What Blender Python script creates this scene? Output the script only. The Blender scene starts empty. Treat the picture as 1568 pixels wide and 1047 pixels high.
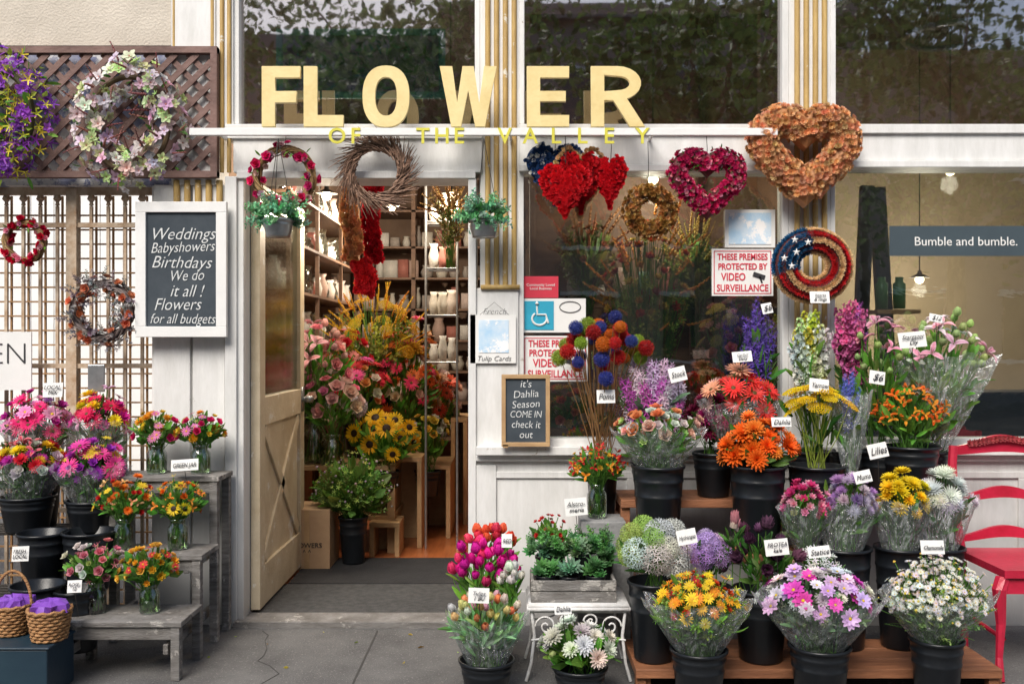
import bpy, math, random
import numpy as np
from mathutils import Vector, Matrix
random.seed(11); rng=np.random.default_rng(11)
PI=math.pi
# ---- survey constants: facade plane is Y=0, street side is -Y, metres ----
D=4.5; F=1462.5; CX=784.0; CY=523.5; H=1.33
def X(px,y=0.): return (px-CX)/F*(D+y)
def Z(py,y=0.): return H+(CY-py)/F*(D+y)
def LN(p,y=0.): return p/F*(D+y)
scene=bpy.context.scene
COL=scene.collection
FIT=[]
# ======================= materials =======================
def newmat(name):
    m=bpy.data.materials.new(name); m.use_nodes=True
    nt=m.node_tree; nt.nodes.clear()
    return m,nt,nt.nodes,nt.links
def pmat(name,c1,c2=None,rough=.6,scale=6,stretch=(1,1,1),bump=.2,bscale=60,metal=0,c3=None,t3=.62,s3=3,bstretch=None,spec=.5,dist=.01,dirtz=None):
    m,nt,N,L=newmat(name)
    out=N.new('ShaderNodeOutputMaterial'); b=N.new('ShaderNodeBsdfPrincipled')
    L.new(b.outputs[0],out.inputs[0])
    tc=N.new('ShaderNodeNewGeometry')
    mp=N.new('ShaderNodeMapping'); mp.inputs['Scale'].default_value=stretch
    L.new(tc.outputs['Position'],mp.inputs[0])
    n1=N.new('ShaderNodeTexNoise'); n1.inputs['Scale'].default_value=scale; n1.inputs['Detail'].default_value=8; n1.inputs['Roughness'].default_value=.65
    L.new(mp.outputs[0],n1.inputs[0])
    r=N.new('ShaderNodeValToRGB'); r.color_ramp.elements[0].position=.32; r.color_ramp.elements[1].position=.68
    c2=c2 or tuple(v*.75 for v in c1)
    r.color_ramp.elements[0].color=(*c2,1); r.color_ramp.elements[1].color=(*c1,1)
    L.new(n1.outputs['Fac'],r.inputs[0])
    col=r.outputs[0]
    if c3:
        n3=N.new('ShaderNodeTexNoise'); n3.inputs['Scale'].default_value=s3; n3.inputs['Detail'].default_value=10; n3.inputs['Roughness'].default_value=.75
        L.new(tc.outputs['Position'],n3.inputs[0])
        r3=N.new('ShaderNodeValToRGB'); r3.color_ramp.elements[0].position=t3; r3.color_ramp.elements[1].position=t3+.04
        L.new(n3.outputs['Fac'],r3.inputs[0])
        mx=N.new('ShaderNodeMixRGB'); L.new(r3.outputs[0],mx.inputs[0]); L.new(col,mx.inputs[1]); mx.inputs[2].default_value=(*c3,1)
        col=mx.outputs[0]
    if dirtz:
        sp=N.new('ShaderNodeSeparateXYZ'); L.new(tc.outputs['Position'],sp.inputs[0])
        mr=N.new('ShaderNodeMapRange'); mr.inputs[1].default_value=0; mr.inputs[2].default_value=dirtz; mr.inputs[3].default_value=.8; mr.inputs[4].default_value=0
        L.new(sp.outputs[2],mr.inputs[0])
        ml=N.new('ShaderNodeMath'); ml.operation='MULTIPLY'; L.new(mr.outputs[0],ml.inputs[0]); L.new(n1.outputs['Fac'],ml.inputs[1])
        mx=N.new('ShaderNodeMixRGB'); L.new(ml.outputs[0],mx.inputs[0]); L.new(col,mx.inputs[1]); mx.inputs[2].default_value=(.12,.1,.08,1)
        col=mx.outputs[0]
    L.new(col,b.inputs['Base Color'])
    b.inputs['Roughness'].default_value=rough; b.inputs['Metallic'].default_value=metal
    b.inputs['Specular IOR Level'].default_value=spec
    if bump:
        mp2=N.new('ShaderNodeMapping'); mp2.inputs['Scale'].default_value=bstretch or stretch
        L.new(tc.outputs['Position'],mp2.inputs[0])
        n2=N.new('ShaderNodeTexNoise'); n2.inputs['Scale'].default_value=bscale; n2.inputs['Detail'].default_value=6
        L.new(mp2.outputs[0],n2.inputs[0])
        bp=N.new('ShaderNodeBump'); bp.inputs['Strength'].default_value=bump; bp.inputs['Distance'].default_value=dist
        L.new(n2.outputs['Fac'],bp.inputs['Height']); L.new(bp.outputs[0],b.inputs['Normal'])
    return m
def plantmat():
    m,nt,N,L=newmat('petals_and_leaves')
    out=N.new('ShaderNodeOutputMaterial'); b=N.new('ShaderNodeBsdfPrincipled')
    at=N.new('ShaderNodeAttribute'); at.attribute_name='Col'
    g=N.new('ShaderNodeNewGeometry'); n=N.new('ShaderNodeTexNoise'); n.inputs['Scale'].default_value=90; n.inputs['Detail'].default_value=3
    L.new(g.outputs['Position'],n.inputs[0])
    mr=N.new('ShaderNodeMapRange'); mr.inputs[3].default_value=.78; mr.inputs[4].default_value=1.25; L.new(n.outputs['Fac'],mr.inputs[0])
    mx=N.new('ShaderNodeMixRGB'); mx.blend_type='MULTIPLY'; mx.inputs[0].default_value=1
    L.new(at.outputs['Color'],mx.inputs[1]); L.new(mr.outputs[0],mx.inputs[2])
    L.new(mx.outputs[0],b.inputs['Base Color']); b.inputs['Roughness'].default_value=.5; b.inputs['Specular IOR Level'].default_value=.3
    tr=N.new('ShaderNodeBsdfTranslucent'); L.new(mx.outputs[0],tr.inputs[0])
    ms=N.new('ShaderNodeMixShader'); ms.inputs[0].default_value=.3
    L.new(b.outputs[0],ms.inputs[1]); L.new(tr.outputs[0],ms.inputs[2]); L.new(ms.outputs[0],out.inputs[0])
    return m
def clearmat(name,tint=(.93,.96,.96),base=.05,gain=.5,rough=.06,bump=0,bscale=30,dist=.01,blend=.35,milk=0):
    m,nt,N,L=newmat(name)
    out=N.new('ShaderNodeOutputMaterial')
    t=N.new('ShaderNodeBsdfTransparent'); t.inputs[0].default_value=(*tint,1)
    g=N.new('ShaderNodeBsdfGlossy'); g.inputs['Roughness'].default_value=rough; g.inputs[0].default_value=(1,1,1,1)
    lw=N.new('ShaderNodeLayerWeight'); lw.inputs[0].default_value=blend
    ma=N.new('ShaderNodeMath'); ma.operation='MULTIPLY_ADD'; L.new(lw.outputs['Fresnel'],ma.inputs[0]); ma.inputs[1].default_value=gain; ma.inputs[2].default_value=base
    ms=N.new('ShaderNodeMixShader'); L.new(ma.outputs[0],ms.inputs[0]); L.new(t.outputs[0],ms.inputs[1]); L.new(g.outputs[0],ms.inputs[2])
    res=ms
    gg=N.new('ShaderNodeNewGeometry')
    if bump:
        n=N.new('ShaderNodeTexNoise'); n.inputs['Scale'].default_value=bscale; n.inputs['Detail'].default_value=4; n.inputs['Distortion'].default_value=1.5
        L.new(gg.outputs['Position'],n.inputs[0]); bp=N.new('ShaderNodeBump'); bp.inputs['Strength'].default_value=bump; bp.inputs['Distance'].default_value=dist
        L.new(n.outputs['Fac'],bp.inputs['Height']); L.new(bp.outputs[0],g.inputs['Normal']); L.new(bp.outputs[0],lw.inputs['Normal'])
    if milk:
        n=N.new('ShaderNodeTexNoise'); n.inputs['Scale'].default_value=28; n.inputs['Detail'].default_value=3; n.inputs['Distortion'].default_value=2.5
        mp=N.new('ShaderNodeMapping'); mp.inputs['Scale'].default_value=(1,1,.35); L.new(gg.outputs['Position'],mp.inputs[0]); L.new(mp.outputs[0],n.inputs[0])
        r=N.new('ShaderNodeValToRGB'); r.color_ramp.elements[0].position=.5; r.color_ramp.elements[1].position=.7; L.new(n.outputs['Fac'],r.inputs[0])
        m2=N.new('ShaderNodeMath'); m2.operation='MULTIPLY_ADD'; m2.inputs[1].default_value=milk; m2.inputs[2].default_value=milk*.22; L.new(r.outputs[0],m2.inputs[0])
        df=N.new('ShaderNodeBsdfDiffuse'); df.inputs[0].default_value=(.85,.9,.92,1)
        m3=N.new('ShaderNodeMixShader'); L.new(m2.outputs[0],m3.inputs[0]); L.new(ms.outputs[0],m3.inputs[1]); L.new(df.outputs[0],m3.inputs[2]); res=m3
    L.new(res.outputs[0],out.inputs[0])
    return m
def emat(name,c,s):
    m,nt,N,L=newmat(name); out=N.new('ShaderNodeOutputMaterial'); e=N.new('ShaderNodeEmission')
    e.inputs[0].default_value=(*c,1); e.inputs[1].default_value=s; L.new(e.outputs[0],out.inputs[0]); return m
M={}
M['plant']=plantmat()
M['bucket']=pmat('black_plastic',(.008,.010,.013),(.013,.015,.018),rough=.32,bump=.08,scale=9,c3=(.03,.03,.03),t3=.68,s3=20,spec=.4)
M['white']=pmat('aged_white_paint',(.78,.78,.77),(.62,.62,.6),rough=.5,scale=5,stretch=(3,3,.7),bump=.3,bscale=40,c3=(.34,.28,.22),t3=.64,s3=7,dirtz=.5,dist=.004)
M['white2']=pmat('white_paint_clean',(.82,.82,.8),(.74,.74,.73),rough=.5,bump=.1)
M['gold']=pmat('gold_ochre_paint',(.58,.4,.14),(.38,.24,.08),rough=.55,scale=8,stretch=(3,3,.6),c3=(.66,.62,.53),t3=.6,s3=14,bump=.2)
M['cream']=pmat('cream_letter_paint',(.83,.69,.34),(.72,.56,.24),rough=.5,scale=7,bump=.15,c3=(.42,.28,.1),t3=.66,s3=22)
M['lime']=pmat('lime_yellow_paint',(.68,.64,.07),(.58,.53,.05),rough=.5,scale=10,bump=.1)
M['stucco']=pmat('beige_stucco',(.66,.6,.51),(.48,.43,.36),rough=.85,scale=2.5,bump=.5,bscale=90,c3=(.36,.32,.27),t3=.63,s3=3)
M['lattice']=pmat('mauve_brown_wood',(.22,.13,.11),(.11,.06,.05),rough=.7,scale=6,bump=.4,bscale=50)
M['bluewall']=pmat('blue_grey_wall',(.46,.47,.52),(.09,.12,.3),rough=.8,scale=7,c3=(.72,.72,.72),t3=.5,s3=6)
M['greywood']=pmat('weathered_grey_wood',(.25,.24,.23),(.11,.10,.09),rough=.8,scale=5,stretch=(2,2,12),bump=.6,bscale=30,c3=(.4,.38,.35),t3=.58,s3=9)
M['brownwood']=pmat('brown_stained_wood',(.36,.15,.07),(.19,.075,.035),rough=.6,scale=5,stretch=(1,8,8),bump=.3,bscale=30)
M['palewood']=pmat('pale_pine',(.55,.36,.18),(.38,.23,.11),rough=.6,scale=5,stretch=(1,8,1.5),bump=.2)
M['rustwood']=pmat('tan_trellis_wood',(.5,.3,.14),(.32,.17,.07),rough=.7,scale=5,bump=.2)
M['floor']=pmat('orange_wood_floor',(.52,.17,.055),(.34,.09,.03),rough=.28,scale=4,stretch=(9,1,1),bump=.1)
M['doorpaint']=pmat('cream_door_paint',(.66,.56,.4),(.5,.4,.26),rough=.5,scale=6,bump=.2,c3=(.72,.68,.6),t3=.58,s3=8)
M['chalk']=pmat('slate_chalkboard',(.03,.042,.055),(.065,.08,.095),rough=.85,scale=4,bump=.05)
M['chalktext']=pmat('chalk_marks',(.82,.84,.84),(.5,.52,.52),rough=.9,scale=90,bump=0)
M['ink']=pmat('black_ink',(.03,.03,.035),rough=.6,bump=0)
M['crack']=pmat('joint_dirt',(.06,.058,.055),rough=.9,bump=0)
M['redink']=pmat('red_print',(.62,.04,.07),(.55,.03,.06),rough=.5,bump=0)
M['blueink']=pmat('blue_print',(.03,.38,.55),(.02,.3,.46),rough=.5,bump=0)
M['paper']=pmat('paper_card',(.8,.8,.78),(.73,.73,.71),rough=.7,bump=.05)
M['paleblue']=pmat('pale_blue_print',(.4,.62,.82),(.7,.78,.85),rough=.6,scale=14,bump=0,c3=(.88,.88,.88),t3=.52,s3=12)
M['iron']=pmat('cream_iron_paint',(.62,.52,.4),(.34,.2,.1),rough=.6,scale=12,bump=.3)
M['whiteiron']=pmat('white_iron_paint',(.76,.77,.78),(.6,.58,.56),rough=.45,scale=20,bump=.3,c3=(.2,.12,.07),t3=.66,s3=30)
M['redpaint']=pmat('red_chair_paint',(.55,.02,.06),(.4,.013,.035),rough=.35,scale=8,bump=.15,c3=(.25,.08,.06),t3=.68,s3=14)
M['tin']=pmat('galvanised_tin',(.5,.52,.53),(.32,.34,.35),rough=.35,metal=.8,scale=14,bump=.1)
M['wire']=pmat('dark_wire',(.05,.045,.04),rough=.5,bump=0,metal=.5)
M['wrap']=clearmat('cellophane',(.95,.97,.97),.05,.55,.16,bump=1.,bscale=26,dist=.02,milk=.24)
M['vase']=clearmat('vase_glass',(.88,.95,.93),.05,.75,.03,bump=.15,bscale=20,blend=.5)
M['water']=clearmat('vase_water',(.75,.84,.64),.02,.3,.05)
M['glass']=clearmat('window_glass',(.76,.8,.8),.19,.5,.012,bump=.03,bscale=1.6,dist=.02)
M['glasst']=clearmat('transom_glass',(.6,.58,.6),.3,.5,.02,bump=.03,bscale=1.3,dist=.03)
M['card']=pmat('cardboard',(.5,.33,.19),(.4,.25,.14),rough=.8,bump=.05)
M['mat1']=pmat('grey_door_mat',(.08,.08,.08),(.04,.04,.04),rough=.95,bump=.8,bscale=150,scale=30)
M['mat2']=pmat('black_door_mat',(.03,.03,.032),(.016,.016,.018),rough=.9,bump=.8,bscale=120)
M['concrete']=pmat('sidewalk_concrete',(.17,.167,.163),(.08,.078,.078),rough=.88,scale=2.4,bump=.9,bscale=140,c3=(.29,.28,.27),t3=.575,s3=90,dist=.008)
M['asphalt']=pmat('asphalt',(.06,.06,.062),(.04,.04,.042),rough=.9,scale=3,bump=.5,bscale=120)
M['kerb']=pmat('kerb_concrete',(.35,.34,.32),(.25,.24,.23),rough=.85)
M['inwall']=pmat('shop_interior_wall',(.24,.16,.11),(.13,.08,.055),rough=.8,scale=2,bump=.1)
M['darkwood']=pmat('dark_shelf_wood',(.22,.13,.08),(.12,.065,.038),rough=.6,stretch=(1,1,6),scale=4,bump=.2)
M['ceil']=pmat('shop_ceiling',(.2,.15,.13),rough=.9)
M['salon']=pmat('salon_wall',(.55,.43,.28),(.46,.35,.22),rough=.8,scale=1.5,bump=.05)
M['salondark']=pmat('salon_dark_panel',(.03,.038,.045),(.045,.055,.06),rough=.4,bump=.05)
M['banner']=pmat('banner_grey_blue',(.06,.085,.1),(.05,.07,.085),rough=.45,bump=.03)
M['teal']=pmat('teal_frame',(.12,.62,.5),(.07,.38,.34),rough=.5,bump=.1)
M['greybox']=pmat('grey_stone',(.32,.32,.32),(.2,.2,.2),rough=.9,bump=.6,bscale=40)
M['wicker']=pmat('wicker',(.5,.27,.11),(.24,.11,.04),rough=.65,scale=40,stretch=(1,1,2.5),bump=.9,bscale=60)
M['tissue']=pmat('purple_tissue',(.24,.08,.5),(.14,.03,.36),rough=.6,scale=10,bump=.4,bscale=20)
M['navy']=pmat('navy_plastic_bin',(.012,.03,.05),(.02,.045,.065),rough=.4,bump=.1)
M['brick']=pmat('far_building_stucco',(.45,.34,.3),(.32,.24,.22),rough=.9,scale=1.2)
M['farglass']=pmat('far_window_glass',(.04,.05,.06),rough=.1,bump=0)
M['bark']=pmat('bark',(.34,.27,.2),(.14,.1,.075),rough=.9,stretch=(4,4,1),scale=5,bump=.8,bscale=20)
M['jar']=pmat('green_jar',(.12,.3,.1),(.09,.22,.08),rough=.3,bump=0)
M['bulb']=emat('lit_bulb',(1,.78,.48),14)
# ======================= mesh builder =======================
def empty(name,loc=(0,0,0)):
    e=bpy.data.objects.new(name,None); e.location=loc; e.empty_display_size=.1; COL.objects.link(e); return e
class MB:
    def __init__(s): s.V=[];s.C=[];s.Q=[];s.T=[];s.QM=[];s.TM=[];s.n=0
    def add(s,v,q=None,t=None,c=(.5,.5,.5),m=0):
        v=np.asarray(v,float).reshape(-1,3); c=np.asarray(c,float)
        if c.ndim==1: c=np.tile(c,(len(v),1))
        if q is not None and len(q):
            q=np.asarray(q,int); s.Q.append(q+s.n); s.QM.append(np.full(len(q),m))
        if t is not None and len(t):
            t=np.asarray(t,int); s.T.append(t+s.n); s.TM.append(np.full(len(t),m))
        s.V.append(v); s.C.append(c); s.n+=len(v)
    def inst(s,tp,P,R,S,col,m=0):
        P=np.asarray(P,float).reshape(-1,3); N=len(P)
        if N==0: return
        S=np.broadcast_to(np.asarray(S,float),(N,)); col=np.broadcast_to(np.asarray(col,float),(N,3))
        v=np.einsum('nij,kj->nki',R,tp['v'])*S[:,None,None]+P[:,None,:]
        c=tp['w'][None,:,None]*col[:,None,:]+tp['k'][None]
        K=len(tp['v']); off=(np.arange(N)*K)[:,None,None]
        q=(tp['q'][None]+off).reshape(-1,4) if len(tp['q']) else None
        t=(tp['t'][None]+off).reshape(-1,3) if len(tp['t']) else None
        s.add(v.reshape(-1,3),q,t,c.reshape(-1,3),m)
    def box(s,x0,x1,y0,y1,z0,z1,c=(.5,.5,.5),m=0):
        v=[(x,y,z) for z in (z0,z1) for y in (y0,y1) for x in (x0,x1)]
        s.add(v,[(0,2,3,1),(4,5,7,6),(0,1,5,4),(2,6,7,3),(0,4,6,2),(1,3,7,5)],None,c,m)
    def fb(s,p0,p1,q0,q1,yf,yb,m=0):
        s.box(X(p0,yf),X(p1,yf),yf,yb,Z(q1,yf),Z(q0,yf),m=m)
    def beam(s,a,b,w,h,m=0,c=(.5,.5,.5),up=(0,1,0)):
        a=np.array(a,float);b=np.array(b,float);d=b-a;d/=np.linalg.norm(d)
        u=np.array(up,float);sd=np.cross(d,u)
        if np.linalg.norm(sd)<1e-4: sd=np.cross(d,(1,0,0))
        sd/=np.linalg.norm(sd);u=np.cross(sd,d)
        v=[e+sd*i*w/2+u*j*h/2 for e in (a,b) for i,j in ((-1,-1),(1,-1),(1,1),(-1,1))]
        s.add(v,[(0,1,2,3),(7,6,5,4),(0,4,5,1),(1,5,6,2),(2,6,7,3),(3,7,4,0)],None,c,m)
    def tube(s,pts,r,sides=6,c=(.5,.5,.5),m=0,closed=False):
        P=np.asarray(pts,float);n=len(P); r=np.broadcast_to(np.asarray(r,float),(n,))
        if closed: tg=np.roll(P,-1,0)-np.roll(P,1,0)
        else: tg=np.gradient(P,axis=0)
        tg/=np.linalg.norm(tg,axis=1)[:,None]+1e-9
        ref=np.tile(np.array([.13,.97,.21]),(n,1))
        a=np.cross(tg,ref); a/=np.linalg.norm(a,axis=1)[:,None]+1e-9; b=np.cross(tg,a)
        th=np.arange(sides)*2*PI/sides
        v=P[:,None,:]+r[:,None,None]*(np.cos(th)[None,:,None]*a[:,None,:]+np.sin(th)[None,:,None]*b[:,None,:])
        q=[]
        for i in range(n if closed else n-1):
            j=(i+1)%n
            for k in range(sides):
                k2=(k+1)%sides; q.append((i*sides+k,i*sides+k2,j*sides+k2,j*sides+k))
        s.add(v.reshape(-1,3),q,None,c,m)
    def stems(s,A,B,r,c,bend=.02,m=0):
        A=np.asarray(A);B=np.asarray(B);N=len(A)
        if N==0:return
        mid=(A+B)/2+rng.normal(0,bend,(N,3))*.5+np.array([0,0,bend])
        P=np.stack([A,mid,B],1)
        th=np.arange(3)*2*PI/3; rg=np.stack([np.cos(th),np.sin(th),0*th],1)*r
        v=P[:,:,None,:]+rg[None,None]
        q=[(i*3+k,i*3+(k+1)%3,(i+1)*3+(k+1)%3,(i+1)*3+k) for i in range(2) for k in range(3)]
        q=(np.array(q)[None]+(np.arange(N)*9)[:,None,None]).reshape(-1,4)
        cc=np.asarray(c)*rng.uniform(.7,1.2,(N,1)); s.add(v.reshape(-1,3),q,None,np.repeat(cc,9,0),m)
    def lathe(s,prof,cx,cy,seg=24,c=(.5,.5,.5),m=0,jit=0,sy=1):
        th=np.arange(seg)*2*PI/seg; pr=np.asarray(prof,float)
        rr=pr[:,0][:,None]*(1+(rng.normal(0,jit,(len(pr),seg)) if jit else 0))
        v=np.stack([cx+rr*np.cos(th),cy+sy*rr*np.sin(th),np.repeat(pr[:,1][:,None],seg,1)],-1)
        q=[(i*seg+k,i*seg+(k+1)%seg,(i+1)*seg+(k+1)%seg,(i+1)*seg+k) for i in range(len(pr)-1) for k in range(seg)]
        s.add(v.reshape(-1,3),q,None,c,m)
    def build(s,name,mats,parent=None,smooth=False,bevel=0):
        me=bpy.data.meshes.new(name)
        V=np.concatenate(s.V); C=np.concatenate(s.C)
        Q=np.concatenate(s.Q) if s.Q else np.zeros((0,4),int); T_=np.concatenate(s.T) if s.T else np.zeros((0,3),int)
        QM=np.concatenate(s.QM) if s.QM else np.zeros(0,int); TM=np.concatenate(s.TM) if s.TM else np.zeros(0,int)
        me.vertices.add(len(V)); me.vertices.foreach_set('co',V.ravel())
        me.loops.add(Q.size+T_.size); me.loops.foreach_set('vertex_index',np.concatenate([Q.ravel(),T_.ravel()]).astype(np.int32))
        me.polygons.add(len(Q)+len(T_))
        ls=np.concatenate([np.arange(len(Q))*4,Q.size+np.arange(len(T_))*3]).astype(np.int32)
        me.polygons.foreach_set('loop_start',ls)
        me.polygons.foreach_set('material_index',np.concatenate([QM,TM]).astype(np.int32))
        me.polygons.foreach_set('use_smooth',np.full(len(ls),smooth))
        a=me.color_attributes.new('Col','FLOAT_COLOR','POINT')
        a.data.foreach_set('color',np.concatenate([np.clip(C,0,1),np.ones((len(C),1))],1).ravel())
        for k in mats: me.materials.append(M[k])
        me.update(calc_edges=True); me.validate()
        o=bpy.data.objects.new(name,me); COL.objects.link(o)
        if parent: o.parent=parent; o.matrix_parent_inverse=Matrix.Translation(-Vector(parent.location))
        if bevel:
            bm=o.modifiers.new('bevel','BEVEL'); bm.width=bevel; bm.segments=2; bm.limit_method='ANGLE'
        return o
def rotN(Nv,spin=None):
    Nv=np.asarray(Nv,float).reshape(-1,3); Nv=Nv/(np.linalg.norm(Nv,axis=1)[:,None]+1e-9)
    r=rng.normal(size=Nv.shape)
    x=r-(r*Nv).sum(1)[:,None]*Nv; x/=np.linalg.norm(x,axis=1)[:,None]+1e-9
    y=np.cross(Nv,x); return np.stack([x,y,Nv],-1)
def txt(body,x,y,z,size,mat,parent=None,align='CENTER',ext=.0008,shear=0,off=0,name='lettering',ry=0,maxw=None):
    c=bpy.data.curves.new(name,'FONT'); c.body=body; c.size=size; c.align_x=align; c.align_y='CENTER'; c.extrude=ext; c.shear=shear; c.offset=off
    c.space_line=.95; c.resolution_u=3
    o=bpy.data.objects.new(name,c); o.location=(x,y,z); o.rotation_euler=(PI/2,ry,0); c.materials.append(M[mat]); COL.objects.link(o)
    if parent: o.parent=parent; o.matrix_parent_inverse=Matrix.Translation(-Vector(parent.location))
    if maxw: FIT.append((o,maxw))
    return o
# ======================= plant templates =======================
def petal(L=1,W=.3,az=0,elev=0,curl=0,cup=.15,rows=3,r0=.05,w0=.6,w1=1.,p=1.,white=0,z0=0,k0=None):
    t=np.linspace(0,1,rows+1); ang=np.radians(elev+curl*t); ds=L/rows
    dr=np.cos(ang);dz=np.sin(ang)
    r=r0+np.concatenate([[0],np.cumsum((dr[:-1]+dr[1:])/2*ds)]); z=z0+np.concatenate([[0],np.cumsum((dz[:-1]+dz[1:])/2*ds)])
    wd=W/2*np.sin(PI*(.1+.82*t**p))
    v=[];w=[];k=[]
    for i in range(rows+1):
        for c in (-1,0,1):
            u=cup*wd[i]*abs(c)
            v.append((r[i]-np.sin(ang[i])*u,c*wd[i],z[i]+np.cos(ang[i])*u))
            ww=w0+(w1-w0)*t[i]; kk=np.zeros(3)
            if white and (c!=0): ww*=(1-white); kk=np.full(3,.8*white)
            if k0 is not None and i==0: ww*=.2; kk=np.array(k0)
            w.append(ww);k.append(kk)
    v=np.array(v); a=math.radians(az); ca,sa=math.cos(a),math.sin(a)
    v=np.stack([v[:,0]*ca-v[:,1]*sa,v[:,0]*sa+v[:,1]*ca,v[:,2]],1)
    q=[(i*3+c,i*3+c+1,i*3+c+4,i*3+c+3) for i in range(rows) for c in (0,1)]
    return dict(v=v,q=np.array(q),t=np.zeros((0,3),int),w=np.array(w),k=np.array(k))
def dome(r,h,col,z0=0,seg=8):
    th=np.arange(seg)*2*PI/seg; v=[]
    for a in (0,.45,.85,1.3):
        for x in th: v.append((r*math.cos(a)*math.cos(x),r*math.cos(a)*math.sin(x),z0+h*math.sin(a)))
    q=[(i*seg+k,i*seg+(k+1)%seg,(i+1)*seg+(k+1)%seg,(i+1)*seg+k) for i in range(3) for k in range(seg)]
    t=[(3*seg,3*seg+k,3*seg+k+1) for k in range(1,seg-1)]
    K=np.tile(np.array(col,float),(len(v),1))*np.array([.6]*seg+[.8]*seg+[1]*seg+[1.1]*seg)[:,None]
    return dict(v=np.array(v),q=np.array(q),t=np.array(t),w=np.zeros(len(v)),k=K)
def merge(ps):
    n=0;v=[];q=[];t=[];w=[];k=[]
    for p in ps:
        v.append(p['v']);w.append(p['w']);k.append(p['k'])
        if len(p['q']): q.append(p['q']+n)
        if len(p['t']): t.append(p['t']+n)
        n+=len(p['v'])
    return dict(v=np.concatenate(v),w=np.concatenate(w),k=np.concatenate(k),q=np.concatenate(q) if q else np.zeros((0,4),int),t=np.concatenate(t) if t else np.zeros((0,3),int))
def xf(p,pos=(0,0,0),n=(0,0,1),s=1,wm=1):
    R=rotN([n])[0]; d=dict(p); d['v']=(p['v']@R.T)*s+np.array(pos); d['w']=p['w']*wm; return d
def rings(spec,centre=None,**kw):
    ps=[]
    for (n,L,W,elev,curl,wm) in spec:
        a0=random.uniform(0,360)
        for i in range(n):
            ps.append(petal(L*random.uniform(.92,1.06),W,a0+i*360/n+random.uniform(-5,5),elev+random.uniform(-6,6),curl,w0=kw.get('w0',.6)*wm,w1=wm*kw.get('w1',1.),cup=kw.get('cup',.2),rows=kw.get('rows',2),p=kw.get('p',1.),white=kw.get('white',0),r0=kw.get('r0',.05),k0=kw.get('k0')))
    if centre: ps.append(centre)
    return merge(ps)
T={}
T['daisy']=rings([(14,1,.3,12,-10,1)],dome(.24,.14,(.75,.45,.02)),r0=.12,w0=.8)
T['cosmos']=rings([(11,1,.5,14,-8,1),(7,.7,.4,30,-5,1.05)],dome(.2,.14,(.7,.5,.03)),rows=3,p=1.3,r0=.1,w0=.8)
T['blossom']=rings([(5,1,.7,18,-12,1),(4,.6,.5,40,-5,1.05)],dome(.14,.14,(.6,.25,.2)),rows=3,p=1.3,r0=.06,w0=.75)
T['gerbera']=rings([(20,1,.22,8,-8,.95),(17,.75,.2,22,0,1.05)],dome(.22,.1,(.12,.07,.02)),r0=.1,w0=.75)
T['dahlia']=rings([(15,1,.36,2,12,.85),(14,.9,.34,20,14,.95),(12,.72,.3,40,15,1.05),(9,.5,.26,60,10,1.1),(6,.3,.2,78,0,1.15)],cup=.5,w0=.65)
T['mum']=rings([(22,1,.17,-5,40,.85),(20,.9,.16,15,40,1),(16,.75,.15,38,35,1.05),(12,.55,.14,60,20,1.1)],cup=.6,w0=.7)
T['rose']=rings([(5,.85,.95,10,35,.85),(5,.72,.85,35,45,.95),(4,.58,.7,60,40,1),(3,.45,.5,80,30,1.05)],rows=3,cup=.3,p=1.3,w0=.6)
T['tulip']=rings([(3,1.3,.92,32,92,.95),(3,1.25,.85,36,86,1.05)],rows=5,cup=.35,p=.95,w0=.75,r0=.0)
T['lily']=rings([(3,1.2,.42,48,-75,.9),(3,1.2,.5,52,-75,1)],merge([petal(.7,.03,a,70,-20,r0=0,w0=0,w1=0,k0=(.4,.5,.1)) for a in (20,80,140,200,260,320)]),rows=4,white=.4,cup=.35,w0=.8)
T['alstro']=rings([(3,1,.5,40,-40,1),(3,.95,.35,55,-35,.9)],rows=3,cup=.3,k0=(.8,.5,.1),w0=.8)
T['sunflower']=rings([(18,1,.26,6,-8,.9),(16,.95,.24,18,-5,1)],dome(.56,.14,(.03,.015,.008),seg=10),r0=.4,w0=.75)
T['floret']=rings([(5,1,.75,25,-10,1)],rows=1,cup=.1,w0=.8)
T['rosette']=rings([(7,1,.7,20,35,.8),(6,.75,.6,50,25,1),(4,.45,.4,75,0,1.1)],rows=2,cup=.3,w0=.5)
T['woodrose']=rings([(8,1,.75,14,40,.95),(6,.7,.6,45,25,1.05),(4,.4,.4,75,0,1.1)],rows=2,cup=.3,w0=.72)
T['succ']=rings([(9,1,.42,12,30,.8),(8,.8,.38,32,30,.95),(6,.55,.32,55,20,1.05),(4,.3,.2,75,0,1.15)],rows=2,cup=.5,w0=.6,white=.08)
T['protea']=rings([(10,1.0,.3,48,55,.8),(10,1.25,.28,60,38,1),(8,1.35,.24,72,22,1.1)],dome(.3,.9,(.75,.6,.5)),rows=3,cup=.4)
T['artichoke']=rings([(9,.8,.5,10,75,.8),(8,1,.45,35,55,1),(7,1.15,.4,55,40,1.1)],rows=3,cup=.5,w0=.4)
T['leaf']=petal(1,.3,0,90,-25,cup=.25,rows=3,r0=0,w0=.75)
T['blade']=petal(1,.1,0,90,-30,cup=.3,rows=3,r0=0,w0=.8)
T['tleaf']=petal(1,.2,0,90,-35,cup=.4,rows=4,r0=0,w0=.8)
T['leafr']=petal(1,.62,0,90,-30,cup=.2,rows=2,r0=0,w0=.8)
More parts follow.
